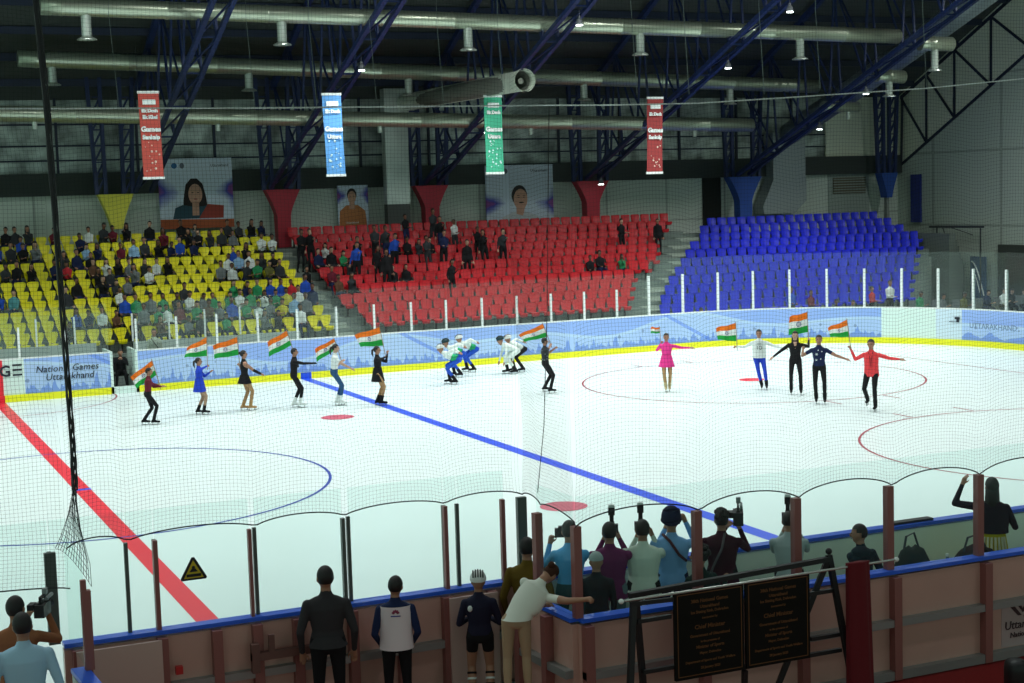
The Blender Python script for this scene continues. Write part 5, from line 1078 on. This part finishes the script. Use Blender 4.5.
# far side officials
J = figure('person','official in a black suit sitting in the open gateway of the far boards',(3.55,15.75,.1),sk(3.55,15.75,'c'),1.62,pel=(0,-.05,.46),lean=10,RF=(.16,.36,.09),LF=(-.16,.36,.09),RH=(.05,.30,.92),LH=(-.04,.30,.92),skin='mid',voxel=.02,fist='RL')
b = MB(); b.box((-.25,-.05,0),(.25,.05,.0)); 
o = empty('folding_chair',(3.55,15.98,0),0,'dark chair under the official in the gateway','chair'); b = MB(); b.box((-.23,-.2,.42),(.23,.22,.46)); b.build('seat',BLK2,o)
b = MB(); b.box((-.23,.2,.5),(.23,.24,.95)); b.build('backrest',BLK2,o)
for q in ((-.2,-.18),(.2,-.18),(-.2,.2),(.2,.2)): b = MB(); b.bar((q[0],q[1],0),(q[0],q[1],.42 if q[1]<0 else .95),.025); b.build('leg',BLK2,o)
J = figure('person','person in a pale grey-green shirt with black strap behind the far boards',(4.62,16.0,.1),sk(4.6,16,'c'),1.66,shirt=cl('pale sage',(.35,.40,.32)),voxel=.02,RH=(.12,.22,1.0),LH=(-.12,.22,1.0))
b = MB(); b.tube([J['neck']+J['lat']*.1+J['fw']*.06, J['chest']+J['fw']*.135, J['pel']+J['up']*.15-J['lat']*.13+J['fw']*.07],.012,5); J['part']('strap', b, PAL['black'])

# ------------------------------------------------------------------ spectators
def tmpl(**k): 
    J = figure('person','', (0,0,-50), 0, k.pop('H',1.66), voxel=.034, face=False, RE=(.05,-1,-.4), LE=(-.05,-1,-.4), wide=.92, **k); return J['o']
ST = [tmpl(pel=(0,-.02,.54), lean=a, RF=(.1,.40,.09), LF=(-.1,.42,.09), RH=rh, LH=lh, hair=h) for a, rh, lh, h in ((4,(.12,.34,.68),(-.12,.34,.68),'short'),(18,(.08,.42,.72),(-.08,.42,.74),'short'),(-3,(.2,.2,.62),(-.2,.25,.62),'short'),(10,(.03,.32,.98),(-.12,.34,.68),'long'))]
SD = [tmpl(RH=rh, LH=lh, hair='short', H=1.70) for rh, lh in (((.24,.08,.85),(-.24,.08,.85)),((.1,.28,1.12),(-.1,.28,1.1)),((.26,.1,.9),(-.06,.28,1.3)))]
def person_copy(t, loc, rz, shirt, pants, skin, label, group):
    r = t.copy(); C.objects.link(r); r.location = loc; r.rotation_euler = (rr.uniform(-.05,.05),rr.uniform(-.06,.06),rz) if rr else (0,0,rz); r.scale = [rr.uniform(.86,1.03)]*3; r['label'] = label; r['category'] = 'person'; r['group'] = group
    for ch in t.children:
        c = ch.copy(); C.objects.link(c); c.parent = r
        if c.name.startswith('body'):
            for sl, m in zip(c.material_slots, (shirt, pants, skin)): sl.link = 'OBJECT'; sl.material = m
    return r
rr = random.Random(11); SKL = list(SK.values()); PN = [PAL['black'], PAL['navy'], PAL['dark grey'], PAL['black']]
YELP = [(0, 1.91, 'black'),(0, 2.32, 'dark grey'),(0, 2.78, 'dark grey'),(0, 3.27, 'maroon'),(0, 4.96, 'white'),(0, 5.43, 'dark grey'),(0, 5.76, 'maroon'),(0, 6.16, 'black'),(0, 7.05, 'black'),(0, 8.37, 'black'),(0, 8.83, 'grey'),(0, 9.79, 'dark grey'),(0, 10.34, 'dark grey'),(0, 10.81, 'black'),(0, 11.28, 'navy'),(1, 2.25, 'blue'),(1, 4.35, 'navy'),(1, 7.18, 'maroon'),(1, 8.37, 'black'),(1, 8.86, 'black'),(1, 9.28, 'dark grey'),(1, 9.66, 'dark grey'),(1, 10.04, 'grey'),(2, 1.5, 'blue'),(2, 1.97, 'dark grey'),(2, 2.41, 'black'),(2, 2.82, 'grey'),(2, 4.56, 'light blue'),(2, 4.95, 'navy'),(2, 5.45, 'maroon'),(2, 5.84, 'light blue'),(2, 6.45, 'dark grey'),(2, 6.82, 'black'),(2, 7.22, 'navy'),(2, 7.66, 'blue'),(2, 8.36, 'navy'),(2, 10.67, 'white'),(2, 11.13, 'white'),(3, 3.31, 'dark grey'),(3, 3.73, 'navy'),(3, 4.14, 'black'),(3, 9.46, 'blue'),(3, 9.84, 'black'),(4, 1.46, 'dark grey'),(4, 1.95, 'black'),(4, 2.35, 'black'),(4, 2.85, 'navy'),(4, 3.25, 'red'),(4, 4.45, 'brown'),(4, 4.72, 'white'),(4, 5.14, 'black'),(4, 5.48, 'grey'),(4, 5.9, 'dark grey'),(4, 6.29, 'white'),(4, 6.79, 'black'),(4, 8.92, 'white'),(4, 9.32, 'light blue'),(4, 9.73, 'white'),(4, 10.21, 'dark grey'),(4, 10.78, 'black'),(5, 4.4, 'black'),(5, 4.91, 'dark grey'),(5, 5.7, 'grey'),(5, 6.16, 'white'),(5, 8.64, 'grey'),(5, 9.04, 'white'),(5, 9.51, 'dark grey'),(5, 10.06, 'green'),(5, 10.43, 'olive'),(5, 10.84, 'dark grey'),(6, 3.26, 'black'),(6, 4.26, 'black'),(6, 4.66, 'dark grey'),(6, 5.07, 'grey'),(7, 1.03, 'blue'),(7, 1.44, 'teal'),(7, 3.13, 'dark grey'),(7, 4.94, 'white'),(7, 6.91, 'dark grey'),(7, 8.76, 'green'),(7, 9.18, 'navy'),(7, 9.57, 'green'),(7, 9.97, 'blue'),(7, 10.4, 'blue'),(7, 10.84, 'red'),(7, 11.28, 'blue'),(8, 4.69, 'blue'),(8, 5.08, 'green'),(8, 5.55, 'grey'),(8, 6.01, 'green'),(8, 6.45, 'dark grey'),(8, 6.82, 'white'),(8, 7.23, 'grey'),(8, 7.68, 'green'),(8, 8.13, 'green'),(8, 8.54, 'white'),(8, 8.96, 'green'),(8, 9.38, 'white'),(8, 9.81, 'green'),(8, 10.27, 'yellow'),(8, 10.81, 'white'),(8, 11.35, 'navy'),(9, 3.19, 'blue'),(9, 3.57, 'navy'),(9, 4.05, 'white'),(9, 4.53, 'brown'),(9, 5.05, 'grey'),(9, 5.44, 'green'),(9, 5.94, 'white'),(9, 6.37, 'maroon'),(9, 6.77, 'green'),(9, 7.21, 'brown'),(9, 7.65, 'grey'),(9, 8.09, 'blue'),(9, 8.54, 'green'),(9, 9.02, 'white'),(9, 9.44, 'grey'),(9, 9.89, 'yellow'),(9, 10.39, 'light blue'),(9, 10.92, 'grey'),(10, 2.43, 'black'),(10, 4.95, 'black'),(10, 5.76, 'brown'),(10, 6.58, 'grey'),(10, 7.08, 'dark grey'),(10, 7.65, 'green'),(10, 9.0, 'grey'),(10, 9.62, 'dark grey'),(10, 10.25, 'white')]
REDP = [(3, 11.92, 's','black'),(3, 12.19, 's','black'),(3, 13.14, 't','white'),(4, 13.3, 't','green'),(4, 12.45, 't','navy'),(4, 13.17, 't','black'),(5, 13.34, 't','dark grey'),(6, 11.83, 't','maroon'),(7, 12.02, 't','brown'),(7, 12.45, 't','dark grey'),(4, 13.99, 's','black'),(5, 13.55, 's','blue'),(3, 14.94, 's','dark grey'),(3, 15.39, 's','dark grey'),(5, 14.37, 's','black'),(4, 15.32, 's','blue'),(6, 14.46, 's','black'),(1, 16.77, 's','black'),(1, 17.87, 's','dark grey'),(2, 17.96, 's','black'),(2, 18.51, 's','white'),(3, 19.07, 's','black'),(3, 16.15, 't','black'),(3, 16.48, 't','black'),(3, 16.8, 't','dark grey'),(4, 16.74, 's','dark grey'),(3, 17.47, 't','black'),(4, 17.31, 's','navy'),(5, 17.96, 's','black'),(6, 15.47, 't','black'),(6, 14.87, 't','black'),(7, 16.64, 's','black'),(4, 19.1, 's','black'),(4, 19.81, 's','dark grey'),(3, 25.48, 's','black'),(3, 27.2, 's','black'),(6, 24.39, 't','green'),(6, 23.55, 't','black'),(6, 23.2, 't','black')]

def crowd(tab, block, group, from_):
    rows = {}
    for t in tab: rows.setdefault((t[0], t[2]), []).append(t)
    for (i, kind), L in rows.items():
        L.sort(key=lambda t: t[1], reverse=(from_ == 'aisle'))
        cnt = {}
        for t in L: cnt[t[3]] = cnt.get(t[3], 0)+1
        seen = {}
        pitch = .43 if block == 'yellow' else .475; x0_ = 11.42-.215 if block == 'yellow' else 12.25+.2375; used = set(); L2 = []
        for t in L:
            if kind == 't':
                n_ = round((t[1]-x0_)/pitch)
                for dn in (0, -1, 1, -2, 2, -3, 3):
                    if n_+dn not in used and (n_+dn <= 0 if block == 'yellow' else n_+dn >= 0): n_ += dn; break
                used.add(n_); L2.append((t[0], x0_+n_*pitch, t[2], t[3]))
            else:
                x_ = t[1]
                while any(abs(x_-u_) < .40 for u_ in used): x_ += .2
                used.add(x_); L2.append((t[0], x_, t[2], t[3]))
        L = L2
        for t in L:
            x, c = t[1], t[3]; k = seen.get(c, 0); seen[c] = k+1
            tt = rr.choice(ST) if kind == 't' else rr.choice(SD)
            pos = '' if cnt[c] == 1 else f', {ordn(k)} such from {"the aisle" if from_ == "aisle" else "its left end"}'
            person_copy(tt, (x, rowY(i)-(.10 if kind == 't' else .42), tA(i)), math.pi+rr.uniform(-.35,.35), PAL[c], rr.choice(PN), rr.choice(SKL),
                        f'{"seated" if kind == "t" else "standing"} spectator in {c}, {ordn(i)} row of {block} block{pos}', group)
crowd([(i, x, 't', c) for i, x, c in YELP], 'yellow', 'spectators in the yellow seats', 'aisle')
crowd([(i, x, k, c) for i, x, k, c in REDP], 'red', 'spectators in the red seats', 'left')
person_copy(ST[0], (11.85, rowY(4)-.55, tA(5)-.25), math.pi, PAL['black'], PAL['black'], SK['mid'], 'spectator in black sitting on the stairs between yellow and red seats', 'spectators on the stairs')
bg = [(28.45,17.5,.15,'blue','standing'),(29.3,17.5,.15,'maroon','standing'),(30.03,17,.0,'dark grey','sitting'),(30.7,17,-.05,'grey','sitting'),(32.1,17.5,.2,'red','standing'),(32.9,17.5,.1,'white','standing'),(35.0,17,.0,'grey','sitting'),(35.6,16.5,0,'olive','sitting'),(36.7,16.5,0,'navy','sitting'),(37.6,16.5,0,'white','sitting'),(38.1,16.7,0,'black','sitting'),(38.6,16.5,0,'grey','sitting'),(34.2,17.4,0,'green','sitting'),(24.1,16.8,0,'dark grey','sitting')]
for x, y, z, c, k in bg:
    near = 'before the blue seats' if x < 33.5 else 'beyond the far right corner glass'
    person_copy(SD[1] if k == 'standing' else ST[1], (x, y, z*0), math.pi+rr.uniform(-.4,.4), PAL[c], rr.choice(PN), rr.choice(SKL), f'{k} person in {c} {near}' + (', leftmost such' if x in (24.1, 35.0) else ''), 'people behind the far corner glass')
    if k == 'sitting':
        b = MB(); b.box((-.22,-.05,.40),(.22,.30,.44)); o = empty('plastic_chair',(x,y,0),0,f'chair under the sitting person in {c} {near}' + (' at its left' if x in (24.1, 35.0) else ''),'chair','chairs behind the far corner'); b.build('seat',PAL['grey'],o)
        b = MB(); b.box((-.22,.28,.44),(.22,.32,.85)); b.build('backrest',PAL['grey'],o)
        for q in ((-.19,-.02),(.19,-.02),(-.19,.28),(.19,.28)): b = MB(); b.bar((q[0],q[1],0),(q[0],q[1],.4),.03); b.build('leg',PAL['grey'],o)
for t in ST+SD:
    for ch in list(t.children): bpy.data.objects.remove(ch)
    bpy.data.objects.remove(t)
vs_ = bpy.context.scene.view_settings
bpy.context.scene.display_settings.display_device = 'sRGB'
vs_.view_transform = 'Standard'; vs_.look = 'None'; vs_.gamma = 1; vs_.use_curve_mapping = False; vs_.exposure = .42
